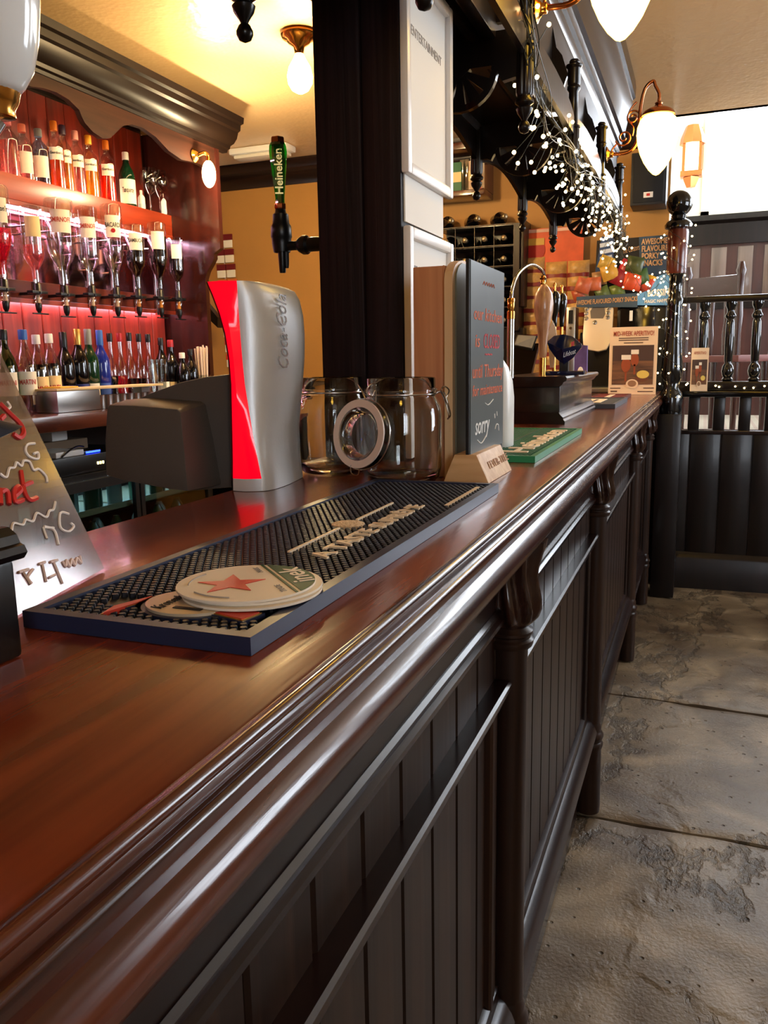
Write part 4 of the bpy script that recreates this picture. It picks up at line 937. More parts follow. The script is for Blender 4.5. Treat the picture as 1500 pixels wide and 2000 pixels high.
# ================================================================= OAK SCREEN TO THE RAISED ROOM
XS0 = -.19
sc_ = thing('oak_screen', 'dark screen with lattice uprights, balusters and ledge at the room end', 'screen', (1.0, YS, 0))
MB().box(XS0, XR, YS, YS+.05, ZF, PY(1400, 848, YS).z).build('backing', BLACKW, sc_)
zp = PY(1400, 848, YS).z
for i in range(18):
    a = XS0+i*.145
    if a+.14 > XR: break
    MB().box(a+.002, a+.142, YS-.008, YS, ZF+.16, zp).build('board', BLACKW, sc_, 35, .003)
MB().prism([(YS-.008, ZF-.03), (YS-.03, ZF-.03), (YS-.03, ZF+.15), (YS-.02, ZF+.17), (YS-.008, ZF+.18)], XS0, XR, 'x').build('skirting', BLACKW, sc_, 30)
MB().box(XS0, XR, YS-.02, YS+.06, zp, zp+.02).build('lower_rail', DARKX, sc_, 35, .003)
zr0, zr1 = PY(1400, 775, YS).z, PY(1400, 763, YS).z
MB().box(XS0, XR, YS-.06, YS+.07, zr0, zr1).build('ledge', BLACKG, sc_, 35, .006)
bw = []
step = .1255*YS/4.72
i = 0
xw = -.036*YS/4.72
while xw < XR-.05:
    MB().box(xw-.027, xw+.027, YS-.005, YS+.04, zp+.02, zr0).build('upright', BLACKW, sc_, 35, .003)
    xw += step
zb0, zb1 = zr1, PY(1400, 590, YS).z
MB().box(XS0, XR, YS-.02, YS+.05, zr1, zr1+.045).build('bottom_rail', BLACKW, sc_, 35, .004)
zb0 = zr1+.045; hb_ = zb1-zb0
bp = [(.020, 0), (.024, .01), (.026, .03), (.020, .05), (.026, .08), (.030, .13), (.026, .19), (.016, .23), (.019, .26), (.022, .5), (.020, .74), (.016, .78), (.024, .80), (.026, .83), (.017, .87), (.017, .90), (.026, .95), (.026, 1.0)]
xw = PY(1373, 680, YS).x; first = None
while xw < XR-.04:
    if first is None:
        first = MB().lathe((xw, YS+.015, zb0), [(r_, z_*hb_) for r_, z_ in bp], 20).build('baluster', BLACKG, sc_, 50); x00 = xw
    else:
        o = first.copy(); COL.objects.link(o); o.location.x = first.location.x+(xw-x00)
    xw += step*1.012
MB().box(XS0, XR, YS-.01, YS+.04, zb1, zb1+.03).build('top_rail', BLACKW, sc_, 35, .006)
# small folded card on the ledge
q = [PY(1347, 764, YS-.04), PY(1381, 764, YS-.04), PY(1385, 679, YS-.04), PY(1349, 680, YS-.04)]
for p in q[:2]: p.z = zr1+.0005
wv = q[1]-q[0]; hv = Vector((0, 0, q[2].z-q[0].z))
c2 = thing('menu_card', 'small cream menu card on the screen ledge by the fairy lights', 'menu card', tuple(q[0]))
MB().obox(q[0], wv, hv, (0, .018, 0)).build('card_sheet', CARDM, c2)
drinks_picture(c2, CP, wv, hv)
text('APERITIVO', .02, BRI, c2, CP(.5, .88), wv, (0, 0, 1), fit=wv.length*.7)
# ---- chairs in the raised room
def chair(x, y, rot, label):
    t = thing('dining_chair', label, 'chair', (0, 0, 0), 'chairs in the raised room')
    m = mat('chair_wood', (58, 26, 18), .25, coat=.3)
    MB().box(-.2, .2, -.2, .2, .43, .47).build('seat', mat('chair_seat', (104, 56, 50), .6), t, 35, .01)
    for sx in (-1, 1):
        MB().lathe((sx*.17, -.17, 0), [(.016, 0), (.02, .2), (.022, .43)], 10).build('leg', m, t, 50)
        MB().lathe((sx*.17, .17, 0), [(.016, 0), (.02, .2), (.022, .47), (.018, .6), (.024, .7), (.018, .8), (.02, .92), (.03, .95), (.014, 1.0)], 12).build('leg', m, t, 50)
    MB().box(-.17, .17, .155, .185, .82, .93).build('top_rail', m, t, 35, .01)
    for k in range(3): MB().lathe((-.09+.09*k, .17, .47), [(.012, 0), (.018, .12), (.01, .2), (.016, .36)], 10).build('spindle', m, t, 50)
    t.location = (x, y, ZR+.001); t.rotation_euler.z = rot; return t
chair(.12, 5.55, 2.6, 'dark spindle-back chair behind the screen near the bar end')
chair(.62, 5.75, .4, 'dark spindle-back chair behind the screen farther along the carpet')

# ================================================================= CANOPY OVER THE BAR
CANB = BLACKW
XI, XO = -.60, -.345
YK = [1.06+.614*i for i in range(-1, 5)]
cp = thing('bar_canopy', 'black carved canopy with pendants and fan brackets above the bar', 'canopy', (-.5, 2.0, ZC))
CY0, CY1 = .1, 3.95
zs = 1.27+.62/1.008
MB().box(-.62, -.42, CY0, YP0-.006, zs, zs+.02).box(-.62, -.42, YP1+.006, CY1, zs, zs+.02).build('soffit', CANB, cp)
MB().box(-.635, -.615, CY0, CY1, zs-.012, ZC-.001).build('inner_fascia', CANB, cp, 35, .003)
MB().box(-.425, -.40, CY0, CY1, zs-.012, ZC-.08).build('outer_fascia', CANB, cp, 35, .003)
MB().box(-.62, -.40, CY1-.02, CY1, zs, ZC-.001).build('end_panel', CANB, cp)
cn = [(-.40, 2.14), (-.395, 2.15), (-.393, 2.17), (-.385, 2.18), (-.383, 2.21), (-.372, 2.22), (-.37, 2.25), (-.36, 2.30), (-.345, 2.34), (-.343, 2.37), (-.333, 2.38), (-.332, 2.42), (-.335, ZC-.001), (-.42, ZC-.001), (-.42, 2.14)]
CORN = mat('black_gloss_cornice', (24, 16, 12), .26, coat=.15)
MB().prism(cn, CY0, CY1+.03, 'y').build('cornice', CORN, cp, 30)
for x in (-.598, -.448):
    MB().prism([(x-.014, zs), (x-.014, zs-.006), (x-.006, zs-.010), (x-.002, zs-.016), (x+.006, zs-.016), (x+.010, zs-.008), (x+.014, zs)], YP1+.01, CY1-.02, 'y').build('soffit_moulding', CORN, cp, 30)
def pend(x, y, z0, z1, finial=None):
    pr = [(.001, 0), (.008, .003), (.0115, .010), (.0115, .014), (.008, .021), (.005, .024), (.007, .028), (.014, .038), (.016, .045), (.011, .050), (.018, .055), (.018, .060), (.014, .064), (.014, .068)]
    o = MB().lathe((x, y, z0), pr, 18).build('pendant', CANB, cp, 50)
    def fl(a, z, j): return 1+.07*math.cos(10*a)
    MB().lathe((x, y, z0), [(.0145, .068), (.016, .072), (.016, z1-z0-.012), (.0145, z1-z0-.008)], 60, fl).build('fluted_block', CANB, o, 50)
    MB().lathe((x, y, z1-.008), [(.016, 0), (.019, .002), (.019, .006), (.016, .008)], 18).build('collar', CANB, o, 50)
    if finial:
        h = finial-z1
        MB().lathe((x, y, z1), [(.013, 0), (.012, h*.2), (.012, h*.50), (.017, h*.54), (.017, h*.58), (.0145, h*.60)], 16).build('post_shaft', CANB, o, 50)
        MB().lathe((x, y, z1), [(.0145, h*.60), (.016, h*.62), (.016, h*.84), (.018, h*.86), (.021, h*.88), (.021, h*.90), (.008, h*.91), (.012, h*.93), (.013, h*.955), (.010, h*.985), (.001, h)], 16).build('finial', CANB, o, 50)
zpd = 1.697
for i, yk_ in enumerate(YK):
    pend(XI, yk_, zpd, zs)
    pend(XO, yk_, zpd, 1.86, 2.02)
    # fan bracket: cross board, arc and ribs in the plane of the frame
    fx0, fx1 = XI+.014, XO-.014; mx_ = (fx0+fx1)/2; R_ = .066; zc_ = 1.825
    prof = [(fx0, zs), (fx0, 1.800)]+[(fx0+.06*math.sin(t_), 1.800+.0-.0*t_) for t_ in (.3,)]+[(mx_-R_-.02, 1.795), (mx_-R_-.004, zc_)]+[(mx_-.022, zc_), (mx_, zc_-.016), (mx_+.022, zc_)]+[(mx_+R_+.004, zc_), (mx_+R_+.02, 1.795), (fx1, 1.800), (fx1, zs)]
    MB().prism(prof, yk_-.008, yk_+.008, 'y').build('cross_board', CANB, cp, 30)
    fan = MB()
    outer = [(mx_+(R_+.010)*math.cos(PI+PI*j/18), zc_+(R_+.010)*math.sin(PI+PI*j/18)) for j in range(19)]
    inner = [(mx_+(R_-.002)*math.cos(PI+PI*j/18), zc_+(R_-.002)*math.sin(PI+PI*j/18)) for j in range(19)]
    for j in range(18): fan.prism([outer[j], outer[j+1], inner[j+1], inner[j]], yk_-.007, yk_+.007, 'y')
    for j in range(1, 6):
        a = PI+PI*j/6; dxx, dzz = math.cos(a), math.sin(a); px_, pz_ = -dzz, dxx
        fan.prism([(mx_+dxx*.012+px_*.004, zc_+dzz*.012+pz_*.004), (mx_+dxx*R_+px_*.012, zc_+dzz*R_+pz_*.012), (mx_+dxx*R_-px_*.012, zc_+dzz*R_-pz_*.012), (mx_+dxx*.012-px_*.004, zc_+dzz*.012-pz_*.004)], yk_-.006, yk_+.006, 'y')
    fan.build('fan_fret', CANB, cp, 30)
    # scalloped fretwork standing between outer posts and fascia
    MB().prism([(-.40, 1.90), (-.36, 1.90), (-.358, 1.93), (-.37, 1.955), (-.36, 1.985), (-.375, 2.03), (-.39, 2.05), (-.40, 2.10)], yk_-.007, yk_+.007, 'y').build('scroll_bracket', CANB, cp, 30)
# long pierced frets along the outer side between the posts
for i in range(len(YK)-1):
    a, b = YK[i]+.02, YK[i+1]-.02; mm = (a+b)/2
    pts = [(a, 1.835), (b, 1.835), (b, 1.875)]+[(mm+(b-a)/2*math.cos(t_), 1.875+.028*math.sin(t_)) for t_ in [PI*j/10 for j in range(1, 10)]]+[(a, 1.875)]
    MB().prism(pts, XO-.006, XO+.006, 'x').build('side_fret', CANB, cp, 30)
    pts = [(a, 1.80), (b, 1.80), (b, zs), (a, zs)]
    pts = [(a, zs), (a, 1.80)]+[(a+(b-a)*j/12, 1.80+.035*math.sin(PI*j/12)) for j in range(1, 12)]+[(b, 1.80), (b, zs)]
    MB().prism(pts, XI-.006, XI+.006, 'x').build('side_fret', CANB, cp, 30)

# ---- brass bracket lamps with opal teardrop shades
SHADE = emis('lit_opal_shade', (255, 200, 76), 12)
def lamp(y, label):
    x0 = XO+.018; xl = -.172; zb_ = 1.917; zc_ = 2.03
    t = thing('bracket_lamp', label, 'lamp', (x0, y, zb_), 'swan-neck lamps on the canopy posts')
    MB().lathe((x0-.004, y, zb_), [(.010, 0), (.022, .002), (.024, .006), (.016, .010), (.010, .016), (.010, .024), (.007, .026)], 20, axis=(1, 0, 0)).build('wall_plate', BRASS, t, 50)
    pth = [(x0+.02, y, zb_), (x0+.06, y, zb_), (x0+.085, y, zb_+.015), (x0+.097, y, zb_+.05), (x0+.10, y, zb_+.13), (x0+.112, y, zb_+.185), (x0+.135, y, zb_+.205), (xl-.012, y, zb_+.19), (xl, y, zb_+.165), (xl, y, zc_+.025)]
    MB().tube(smoothpath(pth, 6), .0055, 10).build('swan_neck', COPPER, t, 60)
    def spiral(cx, cz, r0, turns, a0, sgn): return [(cx+r0*(1-.75*k/30)*math.cos(a0+sgn*2*PI*turns*k/30), y, cz+r0*(1-.75*k/30)*math.sin(a0+sgn*2*PI*turns*k/30)) for k in range(31)]
    MB().tube(spiral(x0+.052, zb_+.047, .026, 1.4, -PI*.9, 1), .003, 8).tube(spiral(x0+.078, zb_+.105, .022, 1.4, PI*.1, 1), .003, 8).tube(smoothpath([(x0+.03, y, zb_+.03), (x0+.015, y, zb_+.012), (x0+.022, y, zb_+.004)], 5), .003, 8).tube(smoothpath([(x0+.078, y, zb_+.05), (x0+.08, y, zb_+.075), (x0+.062, y, zb_+.1), (x0+.07, y, zb_+.13), (x0+.088, y, zb_+.15)], 5), .003, 8).build('scroll', COPPER, t, 60)
    MB().lathe((xl, y, zc_), [(.052, -.012), (.050, -.006), (.044, .002), (.030, .010), (.014, .016), (.010, .022), (.012, .026), (.007, .030)], 28).build('gallery', COPPER, t, 50)
    sp = [(.040, zc_-.008), (.054, zc_-.022), (.0625, zc_-.045), (.0640, zc_-.065), (.061, zc_-.090), (.052, zc_-.122), (.039, zc_-.150), (.024, zc_-.172), (.010, zc_-.186), (.001, zc_-.190)]
    MB().lathe((xl, y, 0), sp, 32).build('shade', SHADE, t, 60)
    return t
lamp(YK[0], 'lit opal teardrop lamp on the canopy over the bar mat and beer mats')
lamp(YK[2]+.01, 'lit opal teardrop lamp on the canopy post with the fairy lights starting below')
lamp(YK[4]+.0, 'lit opal teardrop lamp farther along the canopy, before the wall lantern')

# ---- fairy lights
LED = emis('warm_led', (255, 216, 150), 12)
WIREG = mat('dark_green_wire', (40, 44, 36), .4)
bulb_me = MB().ball((0, 0, 0), .0043, 8, 5).build('b', LED, None, 60); bulb_mesh = bulb_me.data; bpy.data.objects.remove(bulb_me)
def garland(label, cores, pts, loc):
    t = thing('fairy_lights', label, 'string lights', loc)
    wm = MB()
    for c in cores: wm.tube(smoothpath(c, 5), .0011, 5)
    for p, b in pts: wm.tube([p, (Vector(p)+Vector(b))/2+Vector((random.uniform(-.004, .004),)*3), b], .0008, 4)
    wm.build('wire', WIREG, t, 60)
    for p, b in pts:
        o = bpy.data.objects.new('bulb', bulb_mesh); COL.objects.link(o); o.parent = t; o.location = Vector(b)-Vector(loc)
path = [PX(1030, 20, -.325), PX(1042, 90, -.325), PX(1062, 190, -.325), PX(1085, 250, -.325), PX(1108, 285, -.325), PX(1135, 320, -.325), PX(1155, 350, -.325), PX(1180, 380, -.325), PX(1203, 410, -.325), PX(1216, 440, -.325), PX(1222, 470, -.325)]
sp_ = smoothpath(path, 8); cores = []
for k in range(7): cores.append([p+Vector((random.uniform(-.018, .012), random.uniform(-.03, .03), random.uniform(-.03, .03))) for p in path])
pts = []
for i in range(205):
    t_ = random.random()**.5; p = sp_[int(t_*(len(sp_)-1))]
    b = p+Vector((random.uniform(-.07, .03), random.uniform(-.05, .05), random.gauss(-.025-.02*t_, .045)))
    pts.append((p+Vector((random.uniform(-.02, .01), 0, random.uniform(-.03, .03))), b))
garland('tangled fairy lights along the black canopy over the bar', cores, pts, tuple(path[0]))
pts = []; cores = [[], []]
for i in range(60):
    f_ = i/59; z_ = zz(440)+(zz(775)-zz(440))*f_; a = i*1.9
    r1 = .052
    for k in (0, 1): cores[k].append((NX+r1*math.cos(f_*22+k*PI), NY+r1*math.sin(f_*22+k*PI), z_))
    p = Vector((NX+r1*math.cos(a), NY+r1*math.sin(a), z_)); pts.append((p, p+Vector((.022*math.cos(a), .022*math.sin(a), random.uniform(-.02, .02)))))
garland('fairy lights wound round the newel post', cores, pts, (NX, NY, zz(775)))
pts = []; core = []
for i in range(26):
    x_ = NX+.14+i*.045; p = Vector((x_, YS-.045+random.uniform(-.012, .02), zr1+.006+random.uniform(0, .004))); core.append(p)
    if x_ < XR-.6: pts.append((p, p+Vector((random.uniform(-.015, .015), random.uniform(-.012, .0), random.uniform(.004, .022)))))
garland('fairy lights trailing along the screen ledge', [core], pts, tuple(core[0]))
pts = []; core = [PY(u, v, 4.24) for u, v in ((1205, 480), (1228, 520), (1262, 570), (1295, 545), (1312, 520))]
cs2 = smoothpath(core, 8)
for i in range(36):
    p = cs2[int(random.random()*(len(cs2)-1))]; pts.append((p, p+Vector((random.uniform(-.05, .03), random.uniform(-.02, .0), random.gauss(0, .045)))))
garland('fairy lights draped in front of the porky snack display', [core], pts, tuple(core[0]))

# ================================================================= BACK BAR
YE = 3.42                                     # end panel of the back bar
XBK, XSH, XLO = -2.50, -2.37, -2.43
BB0 = .6
ZCT = 1.112                                   # back counter
zsh1 = 1.962; zsh0 = 1.872
bb = thing('back_bar', 'red boarded back bar cabinet with scalloped valance and spirit shelf', 'back bar', (-2.3, 2.4, 0))
MB().box(XBK-.04, XBK-.014, BB0, YE, ZCT, 2.36).build('backing', DARKZ, bb)
n = int((YE-BB0)/.1)
for i in range(n+1):
    a = BB0+i*.1; b = min(a+.0985, YE)
    if b-a < .02: continue
    MB().prism([(XBK-.014, a+.001), (XBK-.003, a+.001), (XBK, a+.005), (XBK, b-.004), (XBK-.003, b), (XBK-.014, b)], 1.56, 2.33, 'z').build('board', REDW, bb, 30)
    MB().prism([(XBK+.03, a+.001), (XLO-.003, a+.001), (XLO, a+.005), (XLO, b-.004), (XLO-.003, b), (XBK+.03, b)], ZCT, 1.56, 'z').build('board', REDW, bb, 30)
MB().box(XBK+.001, XSH, BB0, YE-.001, zsh0, zsh1).build('spirit_shelf', REDS, bb, 35, .003)
MB().box(XBK+.001, XLO+.05, BB0, YE-.001, 1.525, 1.59).build('optic_rail', wood('dark_red_rail', (70, 22, 14), (96, 36, 22), 'y', .3, 30, .2), bb, 35, .003)
# end panel, deeper above with a corbel
ep = [(XBK-.04, ZCT), (-2.205, ZCT), (-2.205, PY(400, 545, YE).z), (-2.19, PY(405, 530, YE).z), (-2.165, PY(412, 515, YE).z), (-2.15, PY(415, 505, YE).z), (-2.15, PY(420, 495, YE).z), (-2.115, PY(430, 485, YE).z), (-2.115, 2.33), (XBK-.04, 2.33)]
ENDW = wood('deep_red_mahogany', (34, 12, 10), (58, 22, 17), 'z', .2, 24, .4, .04, .06)
MB().prism(ep, YE, YE+.03, 'y').build('end_panel', ENDW, bb, 30)
# scalloped valance
vpx = [(385, 318), (355, 312), (330, 295), (305, 268), (280, 250), (258, 243), (240, 246), (230, 256), (215, 270), (200, 270), (182, 258), (166, 240), (160, 228), (155, 215), (135, 195), (110, 180), (85, 172), (60, 169)]
XV = -2.12
vp = [(PX(u, v, XV).y, PX(u, v, XV).z) for u, v in vpx]
y_end = vp[0][0]
vl = [(YE+.03, vp[0][1]-.01)]+vp
ysym = vp[-1][0]
vl += [(2*ysym-a, b) for a, b in reversed(vp[:-1])]
vl = [p for p in vl if p[0] > BB0]
poly = vl+[(BB0, vl[-1][1]), (BB0, 2.30), (YE+.03, 2.30)]
MB().prism(poly, XV-.022, XV, 'x').build('valance', wood('valance_mahogany', (36, 18, 12), (58, 30, 20), 'y', .55, 26, 0, .05, .06, spec=.1), bb, 30)
cr = [(XV-.02, 2.235), (XV+.006, 2.235), (XV+.010, 2.246), (XV+.022, 2.25), (XV+.026, 2.262), (XV+.045, 2.27), (XV+.062, 2.29), (XV+.07, 2.315), (XV+.082, 2.322), (XV+.085, 2.345), (XV+.10, 2.35), (XV+.104, 2.375), (XV-.02, 2.375)]
MB().prism(cr, BB0, YE+.10, 'y').build('cornice', mat('dark_satin_cornice', (22, 13, 9), .4, spec=.2), bb, 30)
MB().box(XLO+.042, XLO+.05, BB0, YE-.001, 1.508, 1.5245).build('rail_lip', REDS, bb)
MB().box(XSH-.01, XSH, BB0, YE-.001, zsh0-.018, zsh0-.0005).build('shelf_lip', REDS, bb)
MB().box(XBK-.04, XV+.0, BB0, YE+.05, 2.345, 2.37).build('top_board', DARKY, bb)
# led strips (lit) under the optic rail and behind the valance
LEDP = emis('cool_pink_led', (255, 214, 244), 34)
for nm, x_, z_ in (('lower', XLO+.02, 1.522), ('shelf', XBK+.03, zsh0-.004)):
    MB().box(x_, x_+.012, BB0+.1, YE-.05, z_-.006, z_).build('led_strip', LEDP, bb)
MB().box(XV-.06, XV-.05, BB0+.1, YE-.15, 2.225, 2.23).build('led_strip', emis('warm_strip', (255, 205, 150), 30), bb)
MB().box(XBK+.001, XBK+.008, BB0+.1, YE-.02, zsh1+.0005, zsh1+.008).build('led_strip', emis('bottle_backlight', (255, 226, 200), 40), bb)
MB().box(XBK+.001, XBK+.004, BB0, YE-.002, 1.595, zsh0-.012).build('mirror_panel', mat('rosy_mirror', (206, 150, 160), .08, 1), bb)
# back counter
bc = thing('back_counter', 'brown wooden back counter with a rounded front edge', 'counter', (-2.2, 2.2, 0))
MB().box(XBK-.04, -2.0, BB0, 3.75, ZCT-.055, ZCT-.0005).build('counter_top', COUNTW, bc, 35, .008)
MB().box(XBK-.04, -2.43, BB0, 3.75, .0, ZCT-.056).build('rear_panel', BLACKP, bc)
MB().box(-2.43, -2.03, 3.70, 3.75, .0, ZCT-.056).build('end_support', BLACKW, bc)
# bottle fridge below
fr = thing('bottle_fridge', 'black glass-door bottle fridge lit inside, under the back counter', 'fridge', (-2.2, 2.3, 0))
FZ1 = .875
MB().box(-2.42, -2.02, 1.5, 1.54, .05, FZ1).box(-2.42, -2.02, 3.06, 3.10, .05, FZ1).box(-2.42, -2.02, 1.5, 3.1, FZ1, FZ1+.02).box(-2.42, -2.02, 1.5, 3.1, .03, .07).box(-2.425, -2.405, 1.5, 3.1, .05, FZ1).build('cabinet', BLACKP, fr)
for a, b in ((1.545, 2.05), (2.06, 2.565), (2.575, 3.055)):
    d = MB().box(-2.018, -2.0, a, a+.022, .07, FZ1).box(-2.018, -2.0, b-.022, b, .07, FZ1).box(-2.018, -2.0, a, b, FZ1-.035, FZ1).box(-2.018, -2.0, a, b, .07, .11).build('door', mat('fridge_trim', (22, 24, 27), .4), fr, 30)
    MB().box(-2.012, -2.008, a+.02, b-.02, .1, FZ1-.03).build('pane', thin('fridge_pane', (206, 226, 230), .12, .02), d)
    for z_ in (.735, .56): MB().box(-2.40, -2.03, a+.01, b-.01, z_, z_+.008).box(-2.034, -2.03, a+.01, b-.01, z_, z_+.03).build('wire_shelf', mat('fridge_shelf', (150, 140, 120), .4), fr)
MB().box(-2.26, -2.24, 1.6, 3.0, FZ1-.012, FZ1-.004).build('lamp_strip', emis('fridge_lamp', (206, 240, 255), 30), fr)
BGRN = mat('green_beer_glass', (40, 90, 70), .1, coat=.5); BWHT = mat('pale_bottle', (196, 214, 210), .12, coat=.4); BBRN = mat('brown_beer_glass', (62, 32, 14), .12, coat=.4)
fb_me = MB().lathe((0, 0, 0), [(.001, 0), (.026, .001), (.029, .006), (.029, .09), (.024, .11), (.013, .13), (.012, .135)], 14).build('x', BGRN, None, 50); fbm = fb_me.data; bpy.data.objects.remove(fb_me)
fb2 = fbm.copy(); fb2.materials.clear(); fb2.materials.append(BWHT)
for i in range(20):
    a = 1.75+i*.065
    if any(abs(a-q_) < .035 for q_ in (2.055, 2.57)): continue
    for z_, k_ in ((.7435, 0), (.5685, 1)):
        t = thing('beer_bottle', ['small bottle on the upper shelf of the glass-door fridge', 'small bottle on the lower shelf of the glass-door fridge'][k_], 'bottle', (-2.09-.04*(i % 2), a, z_), ['bottles on the upper fridge shelf', 'bottles on the lower fridge shelf'][k_])
        o = bpy.data.objects.new('bottle_body', fbm if (i+k_) % 3 else fb2); COL.objects.link(o); o.parent = t
# shelf of dark electronics between counter and fridge
am = thing('amplifier', 'black amplifier with small lit indicators on top of the fridge', 'amplifier', (-2.15, 2.3, FZ1+.02))
aa, ab_ = PX(95, 900, -2.03).y, PX(208, 900, -2.03).y
MB().box(-2.40, -2.04, aa, ab_+.25, FZ1+.0215, FZ1+.085).build('casing', BLACKP, am, 35, .003)
for u, c_ in ((192, (255, 236, 180)), (197, (255, 220, 120)), (202, (255, 240, 160))):
    p = PX(u, 916, -2.04); MB().box(-2.041, -2.037, p.y-.003, p.y+.003, FZ1+.045, FZ1+.055).build('indicator', emis('indicator%d' % u, c_, 4), am)
rt = thing('router', 'white network box with a blue light on the amplifier', 'router', (-2.1, 2.35, FZ1+.085))
p0, p1 = PX(110, 895, -2.06).y, PX(165, 895, -2.06).y
MB().box(-2.2, -2.06, p0, p1, FZ1+.0855, FZ1+.105).build('casing', WHITE, rt, 35, .003)
bl0, bl1 = PX(168, 887, -2.06).y, PX(195, 887, -2.06).y
MB().box(-2.2, -2.06, bl0-.01, bl1+.01, FZ1+.0855, FZ1+.097).build('base_unit', BLACKP, rt, 35, .003)
MB().box(-2.062, -2.057, bl0, bl1, FZ1+.088, FZ1+.094).build('light_bar', emis('blue_indicator', (30, 60, 255), 8), rt)
mb = MB().tube(smoothpath([(-2.055, p0+.02, FZ1+.088), (-2.05, p0+.06, FZ1+.11), (-2.06, p0+.11, FZ1+.118), (-2.07, p0+.15, FZ1+.112)], 6), .003, 6).build('cable', BLACKP, rt, 60)
pk2 = thing('cardboard_packet', 'cardboard packet and grey plug box lying behind the network box', 'packet', (-2.2, 2.6, FZ1+.105))
MB().box(-2.30, -2.215, p0-.05, bl1+.12, FZ1+.0855, FZ1+.125).build('packet', mat('brown_card', (120, 98, 76), .7), pk2, 35, .003)
MB().box(-2.28, -2.22, bl1-.06, bl1+.02, FZ1+.1255, FZ1+.168).build('plug_box', WHITE, pk2, 35, .005)

# ---- bottles
WH = mat('bottle_label', (236, 228, 208), .6); CRM = mat('cream_label', (232, 206, 150), .6)
SHAPE = {
 'gin': [(.86, 0), (1, .015), (1, .60), (.93, .66), (.62, .74), (.36, .79), (.32, .82), (.32, .97)],
 'round': [(.88, 0), (1, .02), (1, .50), (.96, .58), (.78, .67), (.48, .76), (.36, .82), (.34, .97)],
 'wine': [(.90, 0), (1, .015), (1, .56), (.92, .63), (.60, .71), (.40, .77), (.37, .82), (.36, .98)],
 'tall': [(.90, 0), (1, .012), (1, .64), (.90, .70), (.55, .76), (.36, .80), (.34, .97)],
 'skull': [(.92, 0), (1, .02), (.95, .10), (.62, .22), (.78, .34), (.92, .44), (.70, .56), (.40, .66), (.33, .72), (.33, .97)],
}
def bottle(name, label, loc, R, H, shape, glass, liquid, fill, cap, lab=None, labz=(.15, .45), txt=None, tm=None, flip=False, group=None, caph=.14, capr=.40, lw=1.15, neck=None, mark=None):
    x, y, z = loc
    t = thing(name, label, 'bottle', loc, group)
    Z = (lambda f: z+H*(1-f)) if flip else (lambda f: z+H*f)
    pr = SHAPE[shape]
    MB().lathe((x, y, 0), [(.001, Z(0))]+[(R*r_, Z(f)) for r_, f in pr], 24).build('glass_body', glass, t, 50)
    if liquid:
        lo, hi = fill; ins = []
        def rad(f):
            for (ra, fa), (rb, fb__) in zip(pr, pr[1:]):
                if fa <= f <= fb__: return ra+(rb-ra)*(f-fa)/max(1e-6, fb__-fa)
            return pr[-1][0]
        fs = sorted(set([lo, hi]+[f for _, f in pr if lo < f < hi]))
        MB().lathe((x, y, 0), [(R*.93*rad(f), Z(max(f, .012))) for f in fs], 24).build('spirit', liquid, t, 50)
    ch = caph*H
    if cap:
        if flip: MB().lathe((x, y, 0), [(R*capr, z+H*.0-.002), (R*capr, z+ch)], 16).build('stopper', cap, t, 40)
        else: MB().lathe((x, y, 0), [(R*capr*.98, z+H-ch), (R*capr, z+H-ch+.003), (R*capr, z+H-.003), (R*capr*.9, z+H)], 16).build('cap', cap, t, 40)
    phi = math.atan2(-y, -x)+.1
    if lab:
        za, zb_ = sorted((Z(labz[0]), Z(labz[1]))); n_a = 10
        rr_ = R+.0012
        ring = lambda zz_: [Vector((x+rr_*math.cos(phi-lw+2*lw*i/n_a), y+rr_*math.sin(phi-lw+2*lw*i/n_a), zz_)) for i in range(n_a+1)]
        MB().loft([ring(za), ring(zb_)], cap=False, closed=False).build('paper_label', lab, t, 60)
        if txt: text(txt, (zb_-za)*.30, tm or BLACKI, t, (x, y, za+(zb_-za)*.55), (1, 0, 0), (0, 0, 1), .0002, wrap=(rr_+.0006, phi), fit=R*1.5, bold=.0004)
        if mark:
            mz = za+(zb_-za)*.3; MB().lathe((x+(rr_-.001)*math.cos(phi), y+(rr_-.001)*math.sin(phi), mz), [(.009, 0), (.009, .0018)], 12, axis=(math.cos(phi), math.sin(phi), 0)).build('label_mark', mark, t, 40)
    return t
L_PINK = cloudy('pink_gin', (240, 90, 120), .72); L_PALEP = cloudy('pale_pink_gin', (246, 170, 170), .8); L_CLR = thin('clear_spirit', (240, 240, 242), .06)
L_OR = cloudy('orange_spirit', (244, 130, 30), .55); L_YEL = cloudy('yellow_spirit', (250, 190, 40), .6); L_RED = cloudy('orange_red_spirit', (236, 70, 20), .55)
L_DRK = mat('dark_spirit', (26, 10, 10), .1, coat=.4); L_RUM = cloudy('red_brown_spirit', (96, 22, 10), .35); L_BLUE = mat('blue_glass', (24, 40, 130), .1, coat=.5)
G_GRN = mat('dark_green_glass', (14, 46, 26), .08, coat=.5); G_BLK = mat('black_glass', (10, 9, 12), .08, coat=.5); G_MGRN = thin('mid_green_glass', (90, 160, 90), .14, .03)
G_BLUT = thin('pale_blue_glass', (196, 220, 244), .12, .03)
C_PINK = mat('pink_cap', (206, 110, 110), .4); C_SAL = mat('salmon_cap', (214, 120, 90), .4); C_GREY = mat('grey_cap', (120, 126, 124), .4); C_OR = mat('orange_cap', (214, 120, 30), .4)
C_NAV = mat('navy_cap', (50, 34, 56), .4); C_PP = mat('pale_pink_cap', (206, 140, 130), .4); C_YEL = mat('amber_cap', (226, 160, 40), .4); C_WH = mat('white_cap', (226, 222, 214), .4)
C_BLK = mat('black_cap', (16, 16, 18), .35); C_RED = mat('red_cap', (150, 26, 34), .35); C_BLU = mat('blue_cap', (46, 92, 170), .35)
BLUI = mat('blue_ink', (40, 60, 130), .6)
